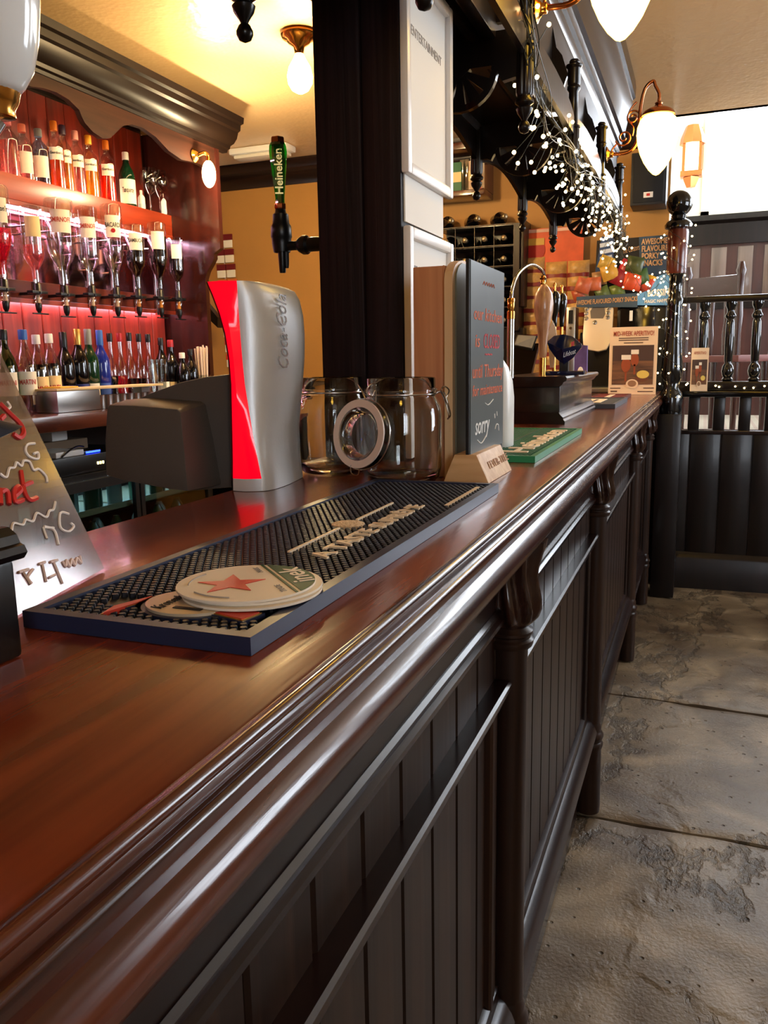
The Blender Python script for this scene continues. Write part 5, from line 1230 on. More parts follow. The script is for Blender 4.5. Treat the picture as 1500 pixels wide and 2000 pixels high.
# top shelf row: (u, v of top, glass, liquid, cap, label, text, words)
TOP = [
 ('gin_bottle', 12, 228, TGLASS, L_PALEP, C_PINK, None, None, 'clear violet-tinted gin bottle with pink cap on the top shelf', 'gin', .036),
 ('gin_bottle', 41, 243, TGLASS, L_PALEP, C_SAL, WH, None, 'pale pink gin bottle with salmon cap and tall white label', 'gin', .036),
 ('gin_bottle', 73, 252, G_BLUT, L_CLR, C_GREY, WH, None, 'pale blue gin bottle with grey cap and white label', 'gin', .036),
 ('gin_bottle', 103, 237, TGLASS, L_OR, C_OR, WH, "Gordon's", 'amber gin bottle with an orange cap and a script label, taller than its neighbours', 'gin', .034),
 ('gin_bottle', 120, 245, TGLASS, L_YEL, C_NAV, WH, "Gordon's", 'golden gin bottle with a dark purple cap', 'gin', .033),
 ('gin_bottle', 145, 256, TGLASS, L_PALEP, C_PP, WH, "Gordon's", 'faint pink gin bottle with dusty pink cap', 'gin', .033),
 ('gin_bottle', 171, 265, TGLASS, L_YEL, C_YEL, WH, "Gordon's", 'yellow gin bottle with amber cap', 'gin', .034),
 ('gin_bottle', 205, 275, TGLASS, L_RED, C_OR, WH, "Gordon's", 'orange-red gin bottle with orange cap and white neck label', 'gin', .034)]
for nm, u, v, g, lq, cp_, lb_, tx, words, shp, R in TOP:
    p = PX(u, v, -2.43); H = p.z-zsh1
    bottle(nm, words, (-2.43, p.y, zsh1+.0006), R, H, shp, g, lq, (.01, .6), cp_, lb_, (.42, .60) if tx and 'Gor' in tx else (.12, .50), tx, BLACKI, group='gin bottles on the top shelf', lw=.8)
p = PX(244, 298, -2.43)
bottle('gin_bottle', 'dark green gin bottle with white cap and tall white label', (-2.43, p.y, zsh1+.0006), .036, p.z-zsh1, 'round', G_GRN, None, None, C_WH, WH, (.06, .50), "Tanqueray", BLACKI, group='gin bottles on the top shelf', mark=None)
for u, v, words in ((275, 372, 'tiny white miniature bottle left of the balloon glasses'), (320, 378, 'tiny white miniature bottle right of the balloon glasses')):
    p = PX(u, v, -2.41); bottle('miniature_bottle', words, (-2.41, p.y, zsh1+.0006), .016, p.z-zsh1, 'gin', mat('white_glass', (232, 232, 228), .2), None, None, C_WH, mat('pale_mini_label', (190, 210, 214), .5), (.1, .3), caph=.18)
for u, v, dx in ((290, 330, 0), (309, 335, .0)):
    p = PX(u, v, -2.43-dx); h = p.z-zsh1
    g = thing('gin_glass', 'large balloon stem glass on the top shelf' , 'glass', (-2.43-dx, p.y, zsh1+.0006), 'balloon glasses on the top shelf')
    MB().lathe((-2.43-dx, p.y, zsh1+.0006), [(.030, 0), (.028, .002), (.005, .006), (.004, h*.42), (.012, h*.45), (.036, h*.58), (.046, h*.75), (.042, h*.9), (.036, h)], 24).build('bowl_and_stem', TGLASS, g, 60)
# optics: measures on the rail with upturned bottles
OPT = [ # u, top v, R, glass, liquid, fill(upright fractions), label, text, words, name, cap, shape
 (12, 368, .042, TGLASS, L_PINK, (.45, .93), WH, "Gordon's", 'upturned gin bottle half full of bright pink gin', 'gin_bottle', C_WH, 'round'),
 (76, 407, .038, TGLASS, L_PALEP, (.5, .93), CRM, None, 'upturned peach-tinted spirit bottle with a low cream label', 'spirit_bottle', C_SAL, 'gin'),
 (130, 393, .052, TGLASS, L_CLR, (.45, .93), WH, 'SMIRNOFF', 'widest upturned clear vodka bottle with red lettering', 'vodka_bottle', C_RED, 'round'),
 (182, 408, .042, TGLASS, L_CLR, (.45, .93), WH, 'SMIRNOFF', 'slimmer upturned clear vodka bottle with red lettering', 'vodka_bottle', C_RED, 'gin'),
 (230, 404, .043, TGLASS, L_CLR, (.45, .93), WH, 'BACARDI', 'upturned clear rum bottle with red mark and black lettering', 'rum_bottle', C_WH, 'round'),
 (272, 442, .040, TGLASS, L_DRK, (.25, .95), WH, 'SAMBUCA', 'upturned black sambuca bottle with a pale label', 'sambuca_bottle', C_BLK, 'wine'),
 (315, 438, .041, TGLASS, L_RUM, (.2, .93), WH, None, 'upturned red-brown rum bottle with a white and red label', 'rum_bottle', C_YEL, 'round'),
 (350, 466, .034, TGLASS, L_DRK, (.35, .93), WH, None, 'short upturned dark rum bottle with a square white label', 'rum_bottle', C_YEL, 'gin')]
XOP = -2.30; zch = PX(182, 590, XOP).z
RI = mat('label_red_ink', (190, 60, 40), .6)
for i, (u, vt, R, g, lq, fl_, lb_, tx, words, nm, cp_, shp) in enumerate(OPT):
    p = PX(u, vt, XOP); y = PX(u, 600, XOP).y
    z_n = PX(u, [548, 556, 560, 560, 563, 566, 568, 570][i], XOP).z
    bottle(nm, words, (XOP, y, z_n), R, p.z-z_n, shp, g, lq, fl_, None, lb_, (.14, .40), tx, RI if tx == 'SMIRNOFF' else BLACKI, flip=True, group='upturned bottles on the optics', mark=C_RED if tx == 'BACARDI' else None, lw=.72)
    t = thing('optic', 'black spirit measure below the '+words.split(' with ')[0].replace('upturned ', ''), 'optic', (XOP, y, z_n), 'spirit measures on the optic rail')
    zb_ = PX(u, [611, 613, 619, 619, 620, 619, 621, 624][i], XOP).z; h = z_n-zb_
    MB().box(XLO+.05, XOP+.02, y-.006, y+.006, z_n-h*.34, z_n-h*.24).box(XOP-.012, XOP+.016, y-.040, y+.036, z_n-h*.32, z_n-h*.22).build('bracket', BLACKP, t, 35, .002)
    MB().lathe((XOP, y, z_n), [(.011, .004), (.014, -.002), (.015, -h*.2), (.017, -h*.24), (.017, -h*.34)], 14).build('collar', BLACKP, t, 40)
    MB().lathe((XOP, y, z_n), [(.015, -h*.34), (.018, -h*.40), (.017, -h*.60), (.011, -h*.66)], 14).build('chamber', TGLASS, t, 50)
    MB().lathe((XOP, y, z_n), [(.007, -h*.36), (.008, -h*.62)], 10).build('plunger', [mat('ivory_plunger', (226, 190, 160), .4), mat('amber_plunger', (220, 140, 50), .4)][i > 4], t, 40)
    MB().lathe((XOP, y, z_n), [(.011, -h*.64), (.013, -h*.70), (.011, -h*.86), (.006, -h*.95), (.005, -h)], 12).build('tap', BLACKP, t, 40)
    MB().box(XOP+.002, XOP+.010, y-.038, y+.038, zb_-.002, zb_+.003).build('press_bar', BLACKP, t, 35, .001)
    # chromed bottle stay beside each
    if i < 7:
        ya = (y+PX(OPT[i+1][0], 600, XOP).y)/2
        s_ = thing('bottle_stay', 'upright chromed stay between upturned bottles on the optic rail', 'bottle stay', (XLO+.06, ya, 1.53), 'chromed stays on the optic rail')
        MB().box(XLO+.052, XLO+.064, ya-.009, ya+.009, 1.50, 1.80).build('upright_strip', CHROME, s_, 35, .002)
        MB().tube([(XLO+.06, ya, 1.70), (XOP-.02, ya, 1.70)], .004, 8).tube([(XBK+.001, ya, 1.795), (XLO+.056, ya, 1.795)], .004, 8).build('clip_arm', CHROME, s_, 50)
# lower row on the counter
LOWR = [
 (4, 644, .038, G_MGRN, None, None, WH, 'MARTINI', C_BLK, 'green vermouth bottle with a round white label', 'round', 'vermouth_bottle'),
 (43, 644, .038, TGLASS, L_CLR, (.01, .5), WH, 'MARTINI', C_BLU, 'clear vermouth bottle with a navy cap and round white label', 'round', 'vermouth_bottle'),
 (69, 654, .036, TGLASS, L_DRK, (.01, .62), CRM, "PIMM'S", C_WH, 'dark cordial bottle with a long cream label and white cap, beside the clear vermouth', 'round', 'cordial_bottle'),
 (94, 652, .036, TGLASS, L_RUM, (.01, .62), CRM, "PIMM'S", C_WH, 'red-brown cordial bottle with a cream label and white cap, by the metal tray', 'round', 'cordial_bottle'),
 (122, 649, .036, G_BLK, None, None, mat('blue_label', (44, 52, 120), .5), None, C_BLK, 'black wine bottle with a blue label', 'wine', 'wine_bottle'),
 (149, 643, .036, G_BLK, None, None, mat('blue_label', (44, 52, 120), .5), None, GOLD, 'black wine bottle with a gold tip and blue label', 'wine', 'wine_bottle'),
 (170, 643, .036, G_GRN, None, None, WH, None, C_GREY, 'dark green wine bottle with a pale label', 'wine', 'wine_bottle'),
 (193, 645, .034, L_BLUE, None, None, mat('blue_label2', (60, 90, 170), .5), None, C_BLU, 'cobalt blue liqueur bottle with a bright blue neck', 'wine', 'liqueur_bottle'),
 (213, 651, .030, TGLASS, thin('teal_spirit', (60, 120, 130), .08), (.01, .4), None, None, C_BLK, 'waisted clear bottle with teal liquid and black cap', 'skull', 'shot_bottle'),
 (232, 651, .030, TGLASS, L_PINK, (.01, .4), None, None, C_RED, 'waisted clear bottle with red liquid and red cap', 'skull', 'shot_bottle'),
 (251, 650, .030, TGLASS, L_RUM, (.01, .35), None, None, C_BLK, 'waisted clear bottle with brown liquid and black cap', 'skull', 'shot_bottle'),
 (270, 652, .030, TGLASS, L_DRK, (.01, .35), None, None, C_BLK, 'waisted clear bottle with black liquid and black cap', 'skull', 'shot_bottle'),
 (288, 653, .030, TGLASS, L_CLR, (.01, .35), None, None, C_BLK, 'waisted clear bottle of clear liquid with black cap', 'skull', 'shot_bottle'),
 (313, 660, .032, G_BLK, None, None, WH, None, C_BLK, 'black bottle standing behind the tumbler', 'wine', 'wine_bottle'),
 (332, 664, .036, G_BLK, None, None, CRM, None, C_RED, 'black bottle with a red cap and narrow label', 'wine', 'wine_bottle'),
 (355, 689, .034, G_BLK, None, None, None, None, C_WH, 'short black bottle with a white banded neck', 'round', 'mixer_bottle'),
 (371, 682, .034, G_BLK, None, None, None, None, C_BLK, 'short black bottle with a black cap next to the straws', 'round', 'mixer_bottle')]
for i, (u, v, R, g, lq, fl_, lb_, tx, cp_, words, shp, nm) in enumerate(LOWR):
    xx = -2.22 if i < 4 else -2.24 if i > 14 else -2.30
    p = PX(u, v, xx); H = p.z-ZCT
    bottle(nm, words, (xx, p.y, ZCT+.0005), R, H, shp, g, lq, fl_, cp_, lb_, (.10, .46) if i in (2, 3) else (.08, .30) if i > 3 else (.22, .50), tx, RI, caph=.20 if i in (4, 5, 6, 7) else .12, group='bottles on the back counter', lw=.9)
# tray of shot cups with slices
ta_, tb_ = PX(108, 780, -2.10).y, PX(235, 780, -2.10).y
tr = thing('steel_tray', 'rectangular steel bar caddy with a pale rim on the back counter', 'caddy', (-2.1, (ta_+tb_)/2, ZCT))
MB().box(-2.19, -2.09, ta_, ta_+.22, ZCT+.0005, ZCT+.075).build('caddy_box', STEEL, tr, 35, .004)
MB().box(-2.195, -2.085, ta_-.005, tb_+.26, ZCT+.0755, ZCT+.084).build('rim_board', mat('cream_rim', (206, 178, 128), .5), tr, 35, .002)
MB().box(-2.18, -2.10, ta_+.03, ta_+.12, ZCT+.0845, ZCT+.09).build('lemon_slices', mat('lemon_yellow', (226, 176, 60), .5), tr, 35, .002)
MB().box(-2.19, -2.15, tb_+.2, tb_+.255, ZCT+.0005, ZCT+.075).build('caddy_leg', STEEL, tr)
TH = MB().lathe((0, 0, 0), [(.016, 0), (.017, .002), (.018, .05), (.019, .052), (.017, .051), (.015, .004), (.001, .004)], 14).build('x', STEEL, None, 50); thm = TH.data; bpy.data.objects.remove(TH)
for i in range(8):
    t = thing('measure_cup', 'small steel thimble measure standing in front of the caddy', 'measure cup', (-2.115, ta_+.25+i*.042, ZCT+.0005), 'steel thimble measures')
    o = bpy.data.objects.new('cup', thm); COL.objects.link(o); o.parent = t
gp = PX(309, 745, -2.17); gl = thing('tumbler', 'clear tumbler with a white print beside the black bottles', 'glass', (-2.17, gp.y, ZCT))
hg = PX(309, 702, -2.17).z-ZCT
MB().lathe((-2.17, gp.y, ZCT+.0005), [(.030, 0), (.032, .003), (.038, hg), (.036, hg), (.030, .008), (.001, .008)], 20).build('glass_body', TGLASS, gl, 50)
gp = PX(397, 740, -2.20); st = thing('straw_tumbler', 'tall bundle of paper straws in a holder at the counter end', 'straws', (-2.20, gp.y, ZCT))
hs = PX(397, 674, -2.20).z-ZCT
MB().lathe((-2.2, gp.y, ZCT+.0005), [(.034, 0), (.036, .003), (.038, .11), (.036, .11), (.033, .006), (.001, .006)], 20).build('holder', TGLASS, st, 50)
for k in range(14):
    a = k*2.4; r1 = .006*math.sqrt(k)
    MB().tube([(-2.2+r1*math.cos(a), gp.y+r1*math.sin(a), ZCT+.008), (-2.2+r1*1.5*math.cos(a), gp.y+r1*1.5*math.sin(a), ZCT+hs*random.uniform(.93, 1.0))], .004, 6).build('straw', mat('pale_straw', (222, 200, 176), .6), st, 50)
gp = PX(375, 745, -2.1); g2 = thing('plastic_beaker', 'low clear plastic beaker in front of the straws', 'beaker', (-2.1, gp.y, ZCT))
MB().lathe((-2.1, gp.y, ZCT+.0005), [(.034, 0), (.035, .003), (.037, .065), (.035, .065), (.032, .005), (.001, .005)], 20).build('beaker_body', TGLASS, g2, 50)

# ---- lit bulb on the end of the valance
bp_ = PY(410, 342, YE-.0); wb = thing('wall_bulb', 'lit oval bulb in a brass holder on the back bar end', 'lamp', (XV+.005, YE-.02, 2.2))
BULB = emis('bright_bulb', (255, 226, 160), 22)
bx_ = PX(408, 340, XV+.05); by_, bz_ = bx_.y, bx_.z
MB().ball((XV+.05, by_, bz_), .030, 20, 14, (1, 1, 1.9)).build('bulb', BULB, wb, 60)
MB().lathe((XV+.001, by_-.03, bz_+.075), [(.026, 0), (.03, .004), (.022, .012), (.012, .02)], 18, axis=(1, 0, 0)).build('back_plate', BRASS, wb, 50)
MB().tube(smoothpath([(XV+.018, by_-.03, bz_+.075), (XV+.04, by_-.015, bz_+.085), (XV+.05, by_, bz_+.075), (XV+.05, by_, bz_+.052)], 5), .009, 10).build('holder', BRASS, wb, 60)
point('wall_bulb_light', (XV+.12, by_, bz_), 14, (1, .78, .45), .03, wb)
# ---- ceiling bulb on a brass rose
cr_ = PZ(583, 62, ZC)
cl_ = thing('ceiling_lamp', 'bare lit bulb on a brass ceiling rose over the servery', 'lamp', (cr_.x, cr_.y, ZC))
MB().lathe((cr_.x, cr_.y, ZC), [(.062, -.001), (.066, -.012), (.060, -.022), (.045, -.028), (.040, -.038), (.020, -.050), (.016, -.075)], 28).build('ceiling_rose', BRASS, cl_, 50)
MB().lathe((cr_.x, cr_.y, ZC), [(.014, -.073), (.022, -.09), (.040, -.12), (.047, -.15), (.044, -.175), (.030, -.197), (.012, -.207), (.001, -.208)], 24).build('bulb', BULB, cl_, 60)
point('ceiling_bulb_light', (cr_.x, cr_.y, ZC-.26), 42, (1, .70, .34), .05, cl_)
# ---- white emergency light on the ceiling near the end wall
ep_ = PZ(512, 288, ZC); em = thing('emergency_light', 'white emergency light fitting on the ceiling by the end wall', 'light fitting', (ep_.x, ep_.y, ZC))
MB().box(ep_.x-.18, ep_.x+.18, ep_.y-.06, ep_.y+.06, ZC-.035, ZC-.001).build('housing', WHITE, em, 35, .01)
MB().box(ep_.x-.16, ep_.x+.16, ep_.y-.045, ep_.y+.045, ZC-.055, ZC-.035).build('diffuser', mat('frosted_diffuser', (226, 220, 206), .4), em, 35, .01)
# ---- dark cornice along the end wall and side wall
struct('trim_3', MB().prism([(YW, ZC-.001), (YW-.05, ZC-.001), (YW-.045, ZC-.03), (YW-.03, ZC-.05), (YW-.03, ZC-.10), (YW-.015, ZC-.13), (YW-.001, ZC-.14), (YW, ZC-.14)], XL, -.20, 'x'), DARKX, 'dark wooden cornice along the end wall')
struct('trim_4', MB().box(XL, XL+.03, 2.0, YW-.05, ZC-.12, ZC-.001), DARKY, 'dark wooden cornice along the side wall')

# ================================================================= END WALL OF THE SERVERY
YF = YW-.002
# wine rack
ra, rb2 = PY(850, 500, 4.40).x, PY(1003, 500, 4.40).x
z0r, z1r = PY(950, 640, 4.40).z, PY(950, 440, 4.40).z
rk = thing('wine_rack', 'dark wire and timber wine rack against the ochre end wall', 'wine rack', ((ra+rb2)/2, 4.45, z0r))
cw = .105; nc = int((rb2-ra)/cw); nr = int((z1r-z0r)/cw)
GWIRE = mat('rack_wire', (70, 62, 56), .4, .6)
wm = MB()
for i in range(nc+1): wm.box(rb2-i*cw-.001, rb2-i*cw+.001, 4.398, 4.401, z1r-nr*cw, z1r)
for j in range(nr+1): wm.box(rb2-nc*cw, rb2, 4.398, 4.401, z1r-j*cw-.0015, z1r-j*cw+.0015)
wm.build('wire_grid', GWIRE, rk)
MB().box(rb2, rb2+.03, 4.40, YF, z0r-.02, z1r).build('side_post', DARKZ, rk); MB().box(rb2-nc*cw, rb2, 4.585, YF, z0r, z1r).build('backing', BLACKP, rk)
for j in range(nr+1): MB().box(rb2-nc*cw, rb2, 4.41, 4.58, z1r-j*cw-.006, z1r-j*cw-.002).build('shelf_bar', BLACKW, rk)
MB().box(rb2+.03, rb2+.05, 4.42, YF, z1r-.42, z1r+.02).build('pigeonholes', DARKZ, rk, 35, .002)
MB().box(rb2-nc*cw-.02, rb2+.05, 4.42, 4.598, 1.10, z1r-nr*cw-.006).build('rack_base', BLACKW, rk)
wb_ = MB().lathe((0, 0, 0), [(.001, 0), (.034, -.001), (.037, .006), (.037, .12), (.014, .15), (.014, .17)], 18, axis=(0, 1, 0)).build('x', G_BLK, None, 50); wbm = wb_.data; bpy.data.objects.remove(wb_)
wc_ = MB().lathe((0, 0, 0), [(.001, -.028), (.012, -.027), (.0145, -.024), (.0145, .001)], 14, axis=(0, 1, 0)).build('x', mat('foil_capsule', (150, 132, 104), .25, .7), None, 50); wcm = wc_.data; bpy.data.objects.remove(wc_)
wn_ = MB().lathe((0, 0, 0), [(.0135, 0), (.0135, .03), (.036, .06), (.037, .065), (.037, .14), (.03, .146), (.001, .146)], 18, axis=(0, 1, 0)).build('x', G_BLK, None, 50); wnm = wn_.data; bpy.data.objects.remove(wn_)
for j in range(nr):
    for i in range(nc):
        x_ = rb2-(i+.5)*cw; z_ = z1r-(j+1)*cw-.001+.0375
        t = thing('wine_bottle', 'dark wine bottle lying in the wire rack with its capsule showing', 'bottle', (x_, 4.42, z_), 'wine bottles in the rack')
        o = bpy.data.objects.new('glass_body', wnm); COL.objects.link(o); o.parent = t
        o = bpy.data.objects.new('capsule', wcm); COL.objects.link(o); o.parent = t
for i in range(3):
    x_ = rb2-.06-i*.145; t = thing('wine_bottle', 'dark wine bottle lying slantwise on top of the rack', 'bottle', (x_, 4.43, z1r+.0375+.002), 'wine bottles on top of the rack')
    o = bpy.data.objects.new('glass_body', wnm); COL.objects.link(o); o.parent = t; o = bpy.data.objects.new('capsule', wcm); COL.objects.link(o); o.parent = t
    t.rotation_euler.z = .5
# wall shelf with glasses and cartons above the rack
sa, sb = PY(830, 350, 4.42).x, PY(948, 350, 4.42).x
zs0 = PY(910, 372, 4.42).z; zs1_ = PY(910, 292, 4.42).z
ws = thing('wall_shelf', 'dark boxed wall shelf above the wine rack', 'shelf', ((sa+sb)/2, 4.5, zs0))
MB().box(sa, sb, 4.40, YF, zs0-.03, zs0).build('shelf_board', COUNTW, ws, 35, .004); MB().box(sa, sb, 4.40, YF, zs1_, zs1_+.035).build('top_board', COUNTW, ws, 35, .004)
MB().box(sb-.015, sb, 4.40, YF, zs0, zs1_).build('side', COUNTW, ws); MB().box(sa, sa+.015, 4.40, YF, zs0, zs1_).build('side', COUNTW, ws)
for i, (u, c_, nm, lb_) in enumerate(((893, (60, 110, 80), 'carton', 'green carton on the boxed wall shelf'), (925, (200, 170, 150), 'carton', 'pinkish carton on the boxed wall shelf'), (938, (150, 60, 40), 'carton', 'red-brown carton on the boxed wall shelf'))):
    x_ = PY(u, 340, 4.45).x; t = thing(nm, lb_, 'carton', (x_, 4.47, zs0))
    MB().box(x_-.025, x_+.025, 4.44, 4.50, zs0+.0005, zs0+.15).build('carton_body', mat('carton%d' % i, c_, .6), t, 35, .002)
    MB().box(x_-.025, x_+.025, 4.438, 4.44, zs0+.05, zs0+.10).build('carton_label', CRM, t)
for u in (903, 912): 
    x_ = PY(u, 340, 4.45).x; t = thing('shelf_glass', 'tall clear glass on the boxed wall shelf', 'glass', (x_, 4.47, zs0), 'glasses on the boxed wall shelf')
    MB().lathe((x_, 4.47, zs0+.0005), [(.02, 0), (.022, .003), (.026, .16), (.024, .16), (.02, .006), (.001, .006)], 16).build('glass_body', TGLASS, t, 50)
# peanut card with packets
pa, pc_ = PY(1021, 500, 4.52), PY(1138, 500, 4.52)
zt1 = PY(1080, 443, 4.52).z
pnc = thing('snack_card', 'orange and red nut packet display card hung on the end wall', 'display card', ((pa.x+pc_.x)/2, 4.52, zt1))
MB().box(pa.x, pc_.x, 4.545, 4.552, zt1-.78, zt1).build('backing_card', mat('orange_card', (214, 90, 50), .5, var=.35, vscale=6), pnc)
MB().box(pa.x+.005, pc_.x-.005, 4.543, 4.545, zt1-.02, zt1-.004).build('top_strip', mat('pale_strip', (226, 180, 160), .5), pnc)
MB().lathe((pa.x+.06, 4.543, zt1-.11), [(.055, 0), (.055, .004)], 20, axis=(0, -1, 0)).build('red_roundel', mat('roundel_red', (190, 40, 36), .5), pnc)
MB().box(pa.x+.02, pa.x+.11, 4.538, 4.543, zt1-.085, zt1-.05).build('yellow_banner', mat('banner_yellow', (226, 180, 80), .5), pnc)
PKT = mat('packet_cream', (206, 162, 96), .35, var=.25, vscale=30); PKR = mat('packet_red', (132, 40, 32), .35)
def pillow(w, h, d):
    mb = MB(); mb.grid(lambda s, t: ((s-.5)*w, -d*math.sin(PI*s)**.5*math.sin(PI*t)**.5 if 0 < s < 1 and 0 < t < 1 else 0, t*h), 8, 8); return mb
pkt = pillow(.112, .085, .03).build('x', PKT, None, 60).data; pkr = MB().grid(lambda s, t: ((s-.5)*.112, -.016*math.sin(PI*s)**.5-.002 if 0 < s < 1 else 0, t*.022), 8, 2).build('x', PKR, None, 60).data
for o in [o for o in bpy.data.objects if o.name.startswith('x') and o.type == 'MESH' and o.data in (pkt, pkr)]: bpy.data.objects.remove(o)
for cx_ in range(3):
    for r_ in range(9):
        x_ = pa.x+.058+cx_*.117; z_ = zt1-(.17 if cx_ == 0 else .20)-r_*.068-.06
        t = thing('nut_packet', 'cream and red nut packet clipped to the orange display card', 'packet', (x_, 4.543-.003*r_ % .006, z_), 'nut packets on the orange card')
        o = bpy.data.objects.new('packet_front', pkt); COL.objects.link(o); o.parent = t
        o = bpy.data.objects.new('packet_band', pkr); COL.objects.link(o); o.parent = t; o.location = (0, -.006, .0)
# porky snack counter display
yd = 4.33
def DP(u, v, d=0): return PY(u, v, yd+d)
bxd = thing('snack_display', 'blue open display box of flavoured porky snacks on the microwave', 'display box', tuple(DP(1220, 590)))
DBL = mat('slate_blue_print', (54, 76, 98), .5); LBL = mat('light_blue_print', (92, 150, 206), .5); TAN = mat('tan_letter', (206, 160, 112), .5)
MB().plate([DP(1160, 582, .12), DP(1312, 590, .12), DP(1312, 458, .12), DP(1166, 470, .12)], (0, .006, 0)).build('back_card', BLACKI, bxd)
MB().plate([DP(1250, 545, .119), DP(1312, 545, .119), DP(1312, 458, .119), DP(1248, 463, .119)], (0, -.003, 0)).build('back_panel', DBL, bxd)
tdx = Vector((1, 0, .0))
for i, s_ in enumerate(('AWESOME', 'FLAVOURED', 'PORKY', 'SNACKS')):
    text(s_, .038, TAN, bxd, DP(1253, 473+i*14, .112), (1, 0, 0), (0, 0, 1), .001, align='LEFT', bold=.0012, fit=[.125, .145, .085, .10][i])
text('The Curators', .04, TAN, bxd, DP(1232, 487, .112), (1, 0, .2), (-.2, 0, 1), .001, shear=.3, fit=.08)
MB().plate([DP(1126, 600), DP(1245, 600), DP(1245, 572), DP(1126, 580)], (0, .004, 0)).build('front_lip', DBL, bxd)
text('AWESOME FLAVOURED PORKY SNACKS', .032, TAN, bxd, DP(1184, 588, -.002), (1, 0, .03), (0, 0, 1), .001, fit=.30, bold=.0006)
MB().plate([DP(1245, 596), DP(1312, 596), DP(1312, 530), DP(1285, 540), (DP(1270, 565)), DP(1245, 575)], (0, .004, 0)).build('corner_flap', LBL, bxd)
text("BOSSIN'", .045, PAPER, bxd, DP(1287, 572, -.002), (1, 0, .03), (0, 0, 1), .001, fit=.105, bold=.0012); text('MAGIC HAPPEN', .022, PAPER, bxd, DP(1284, 588, -.002), (1, 0, .02), (0, 0, 1), .001, fit=.12, bold=.0006)
zfl = zmw+.008
MB().box(DP(1126, 590).x, DP(1312, 590).x, yd+.005, yd+.13, zfl-.006, zfl).build('tray_floor', DBL, bxd)
PK = [(1140, 560, (196, 104, 74), .075), (1160, 556, (204, 110, 76), .07), (1128, 575, (186, 90, 60), .06), (1170, 545, (170, 130, 90), .07), (1190, 535, (206, 160, 70), .08), (1208, 545, (150, 40, 50), .08), (1225, 530, (190, 40, 60), .085), (1205, 570, (110, 130, 60), .07), (1235, 555, (206, 80, 50), .085), (1250, 545, (60, 90, 50), .08), (1262, 560, (206, 70, 44), .075), (1272, 545, (226, 170, 50), .05), (1240, 520, (70, 80, 46), .08), (1185, 515, (206, 170, 80), .07), (1176, 575, (90, 110, 60), .07)]
FW_ = [('salmon pink', 0), ('coral', 1), ('brick red', 2), ('tan', 3), ('mustard', 4), ('crimson', 5), ('cherry red', 6), ('olive', 7), ('orange', 8), ('forest green', 9), ('vermilion', 10), ('bright yellow', 11), ('moss green', 12), ('straw yellow', 13), ('sage', 14)]
for i, (u, v, c_, w_) in enumerate(PK):
    p = DP(u, v, .03+.012*(i % 4)); z_ = max(p.z-.03, zfl+.001)
    t = thing('snack_packet', '%s snack packet heaped in the blue display box' % FW_[i][0], 'packet', (p.x, p.y, z_), 'packets in the porky snack display')
    mb = pillow(w_*1.0, w_*.95, .016); a = random.uniform(-.5, .5)
    mb.v = [(x*math.cos(a)-(z-.04)*math.sin(a), y, x*math.sin(a)+(z-.04)*math.cos(a)+.04) for x, y, z in mb.v]
    mb.v = [(x+p.x, y+p.y, z+z_) for x, y, z in mb.v]
    mb.build('packet_body', mat('packet_col%d' % i, c_, .3, var=.3, vscale=25), t, 60)
# blue dispensing bag card at the left of the display
hc = thing('snack_sign', 'tilted blue card sign with white lettering left of the snack display', 'sign', tuple(DP(1165, 560, .0)))
hq = [DP(1160, 545, .10), DP(1196, 545, .10), DP(1200, 462, .10), DP(1175, 462, .10)]
MB().plate(hq, (0, .004, 0)).build('sign_card', mat('deep_blue_print', (44, 70, 118), .5, var=.3, vscale=20), hc)
for i in range(3): MB().obox(DP(1172, 484+i*13, .097), (.06, 0, .008), (0, -.001, 0), (-.002, 0, .02)).build('printed_line', mat('pale_blue_letter', (206, 216, 232), .5), hc)
# wall loudspeaker
la_, lb2 = PY(1232, 350, 4.42).x, PY(1302, 350, 4.42).x
lz0, lz1 = PY(1265, 400, 4.42).z, PY(1265, 296, 4.42).z
lsp = thing('loudspeaker', 'black loudspeaker with a small white sticker high on the end wall', 'loudspeaker', ((la_+lb2)/2, 4.5, lz0))
MB().box(la_, lb2, 4.42, YF, lz0, lz1).build('cabinet', mat('speaker_black', (26, 28, 34), .5), lsp, 35, .006)
MB().box(la_+.012, lb2-.012, 4.414, 4.42, lz0+.012, lz1-.012).build('grille', mat('speaker_grille', (20, 21, 25), .7), lsp, 35, .003)
sx_, sz_ = PY(1266, 380, 4.41).x, PY(1266, 380, 4.41).z
MB().box(sx_-.022, sx_+.022, 4.411, 4.414, sz_-.013, sz_+.013).build('sticker', PAPER, lsp)
MB().box(sx_-.008, sx_+.008, 4.4095, 4.411, sz_-.006, sz_+.006).build('sticker_mark', REDP, lsp)
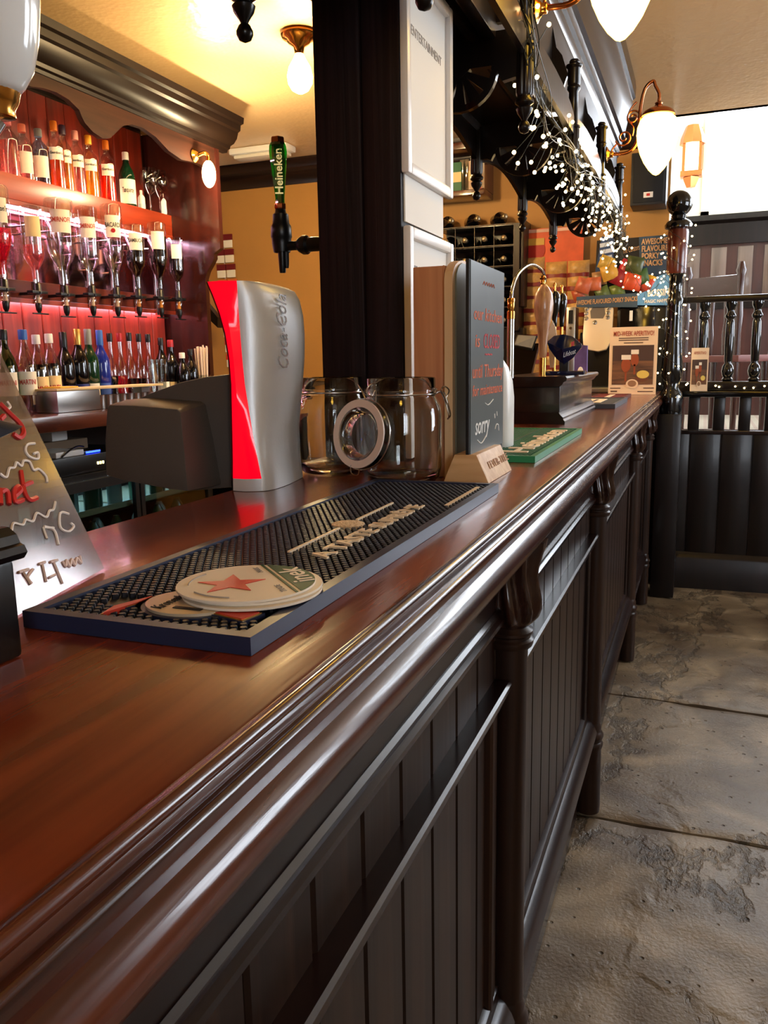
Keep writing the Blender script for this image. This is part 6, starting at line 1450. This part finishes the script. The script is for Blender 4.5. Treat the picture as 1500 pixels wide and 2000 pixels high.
# red and white packet strip on the wall beyond the back bar
stx = [PY(420, 470, YW).x, PY(452, 470, YW).x]
for i in range(9):
    z_ = PY(437, 485+i*29, YW).z; off = .0
    for k in (0, 1):
        x_ = stx[0]+.03+k*.068+i*.006
        t = thing('crisp_packet', 'small %s and white packet hanging in the strip beside the back bar' % ('maroon' if i < 3 else 'orange' if i in (3, 4) else 'red'), 'packet', (x_, YW-.008, z_), 'packets on the hanging strip')
        MB().box(x_-.03, x_+.03, YW-.015, YW-.006, z_, z_+.045).build('packet_body', WH, t, 35, .003)
        MB().box(x_-.031, x_+.031, YW-.016, YW-.006, z_+.046, z_+.08).build('packet_header', [mat('maroon_band', (110, 24, 30), .5), mat('orange_band', (214, 100, 50), .5), mat('red_band', (196, 40, 34), .5)][0 if i < 3 else 1 if i in (3, 4) else 2], t)
MB_ = MB().box(stx[0]+.059, stx[0]+.065, YW-.006, YW-.001, PY(437, 740, YW).z, PY(437, 470, YW).z).build('packet_strip', mat('clear_strip', (200, 180, 170), .3)); tag(MB_, 'narrow hanging strip that carries the red and white packets', 'strip')
# sloping dark handrail beyond the end panel
hr = [PY(400, 590, 4.35), PY(425, 620, 4.35), PY(425, 640, 4.35), PY(402, 618, 4.35)]
hro = MB().plate(hr, (0, .05, 0)).build('wall_bracket', BLACKW, None, 30); tag(hro, 'slanting dark wooden bracket on the wall beyond the back bar', 'bracket')

# ================================================================= LANTERN IN THE RAISED ROOM
yl = YB-.14
lc0 = PY(1352, 300, yl); H_ = lambda v: PY(1352, v, yl).z; X_ = lambda u: PY(u, 300, yl).x
ln_ = thing('wall_lantern', 'copper framed lit wall lantern beside the end window', 'lantern', (lc0.x, YB-.02, H_(340)))
lx, hw = lc0.x, (X_(1368)-X_(1336))/2
for sx in (-1, 1):
    for sy in (-1, 1): MB().box(lx+sx*hw-.01, lx+sx*hw+.01, yl+sy*hw*.8-.01, yl+sy*hw*.8+.01, H_(336), H_(282)).build('corner_bar', COPPER, ln_)
MB().box(lx-hw-.02, lx+hw+.02, yl-hw, yl+hw, H_(346), H_(335)).build('base', COPPER, ln_, 30, .004)
MB().lathe((lx, yl, 0), [(.03, H_(366)), (hw*.9, H_(352)), (hw, H_(346))], 4).build('bottom_finial', COPPER, ln_, 30)
MB().lathe((lx, yl, 0), [(hw*1.6, H_(282)), (hw*1.5, H_(270)), (hw*1.05, H_(252)), (hw*.9, H_(246)), (.02, H_(243))], 8).build('roof', COPPER, ln_, 30)
MB().box(lx-hw+.012, lx+hw-.012, yl-hw*.7, yl+hw*.7, H_(334), H_(283)).build('lamp_glass', emis('lantern_glass', (255, 232, 180), 7), ln_)
MB().box(lx+hw*.5, lx+hw*1.1, YB-.06, YB-.001, H_(330), H_(245)).tube([(lx, yl, H_(246)), (lx+.02, YB-.05, H_(240))], .012, 8).build('wall_bracket', BRASS, ln_, 40)
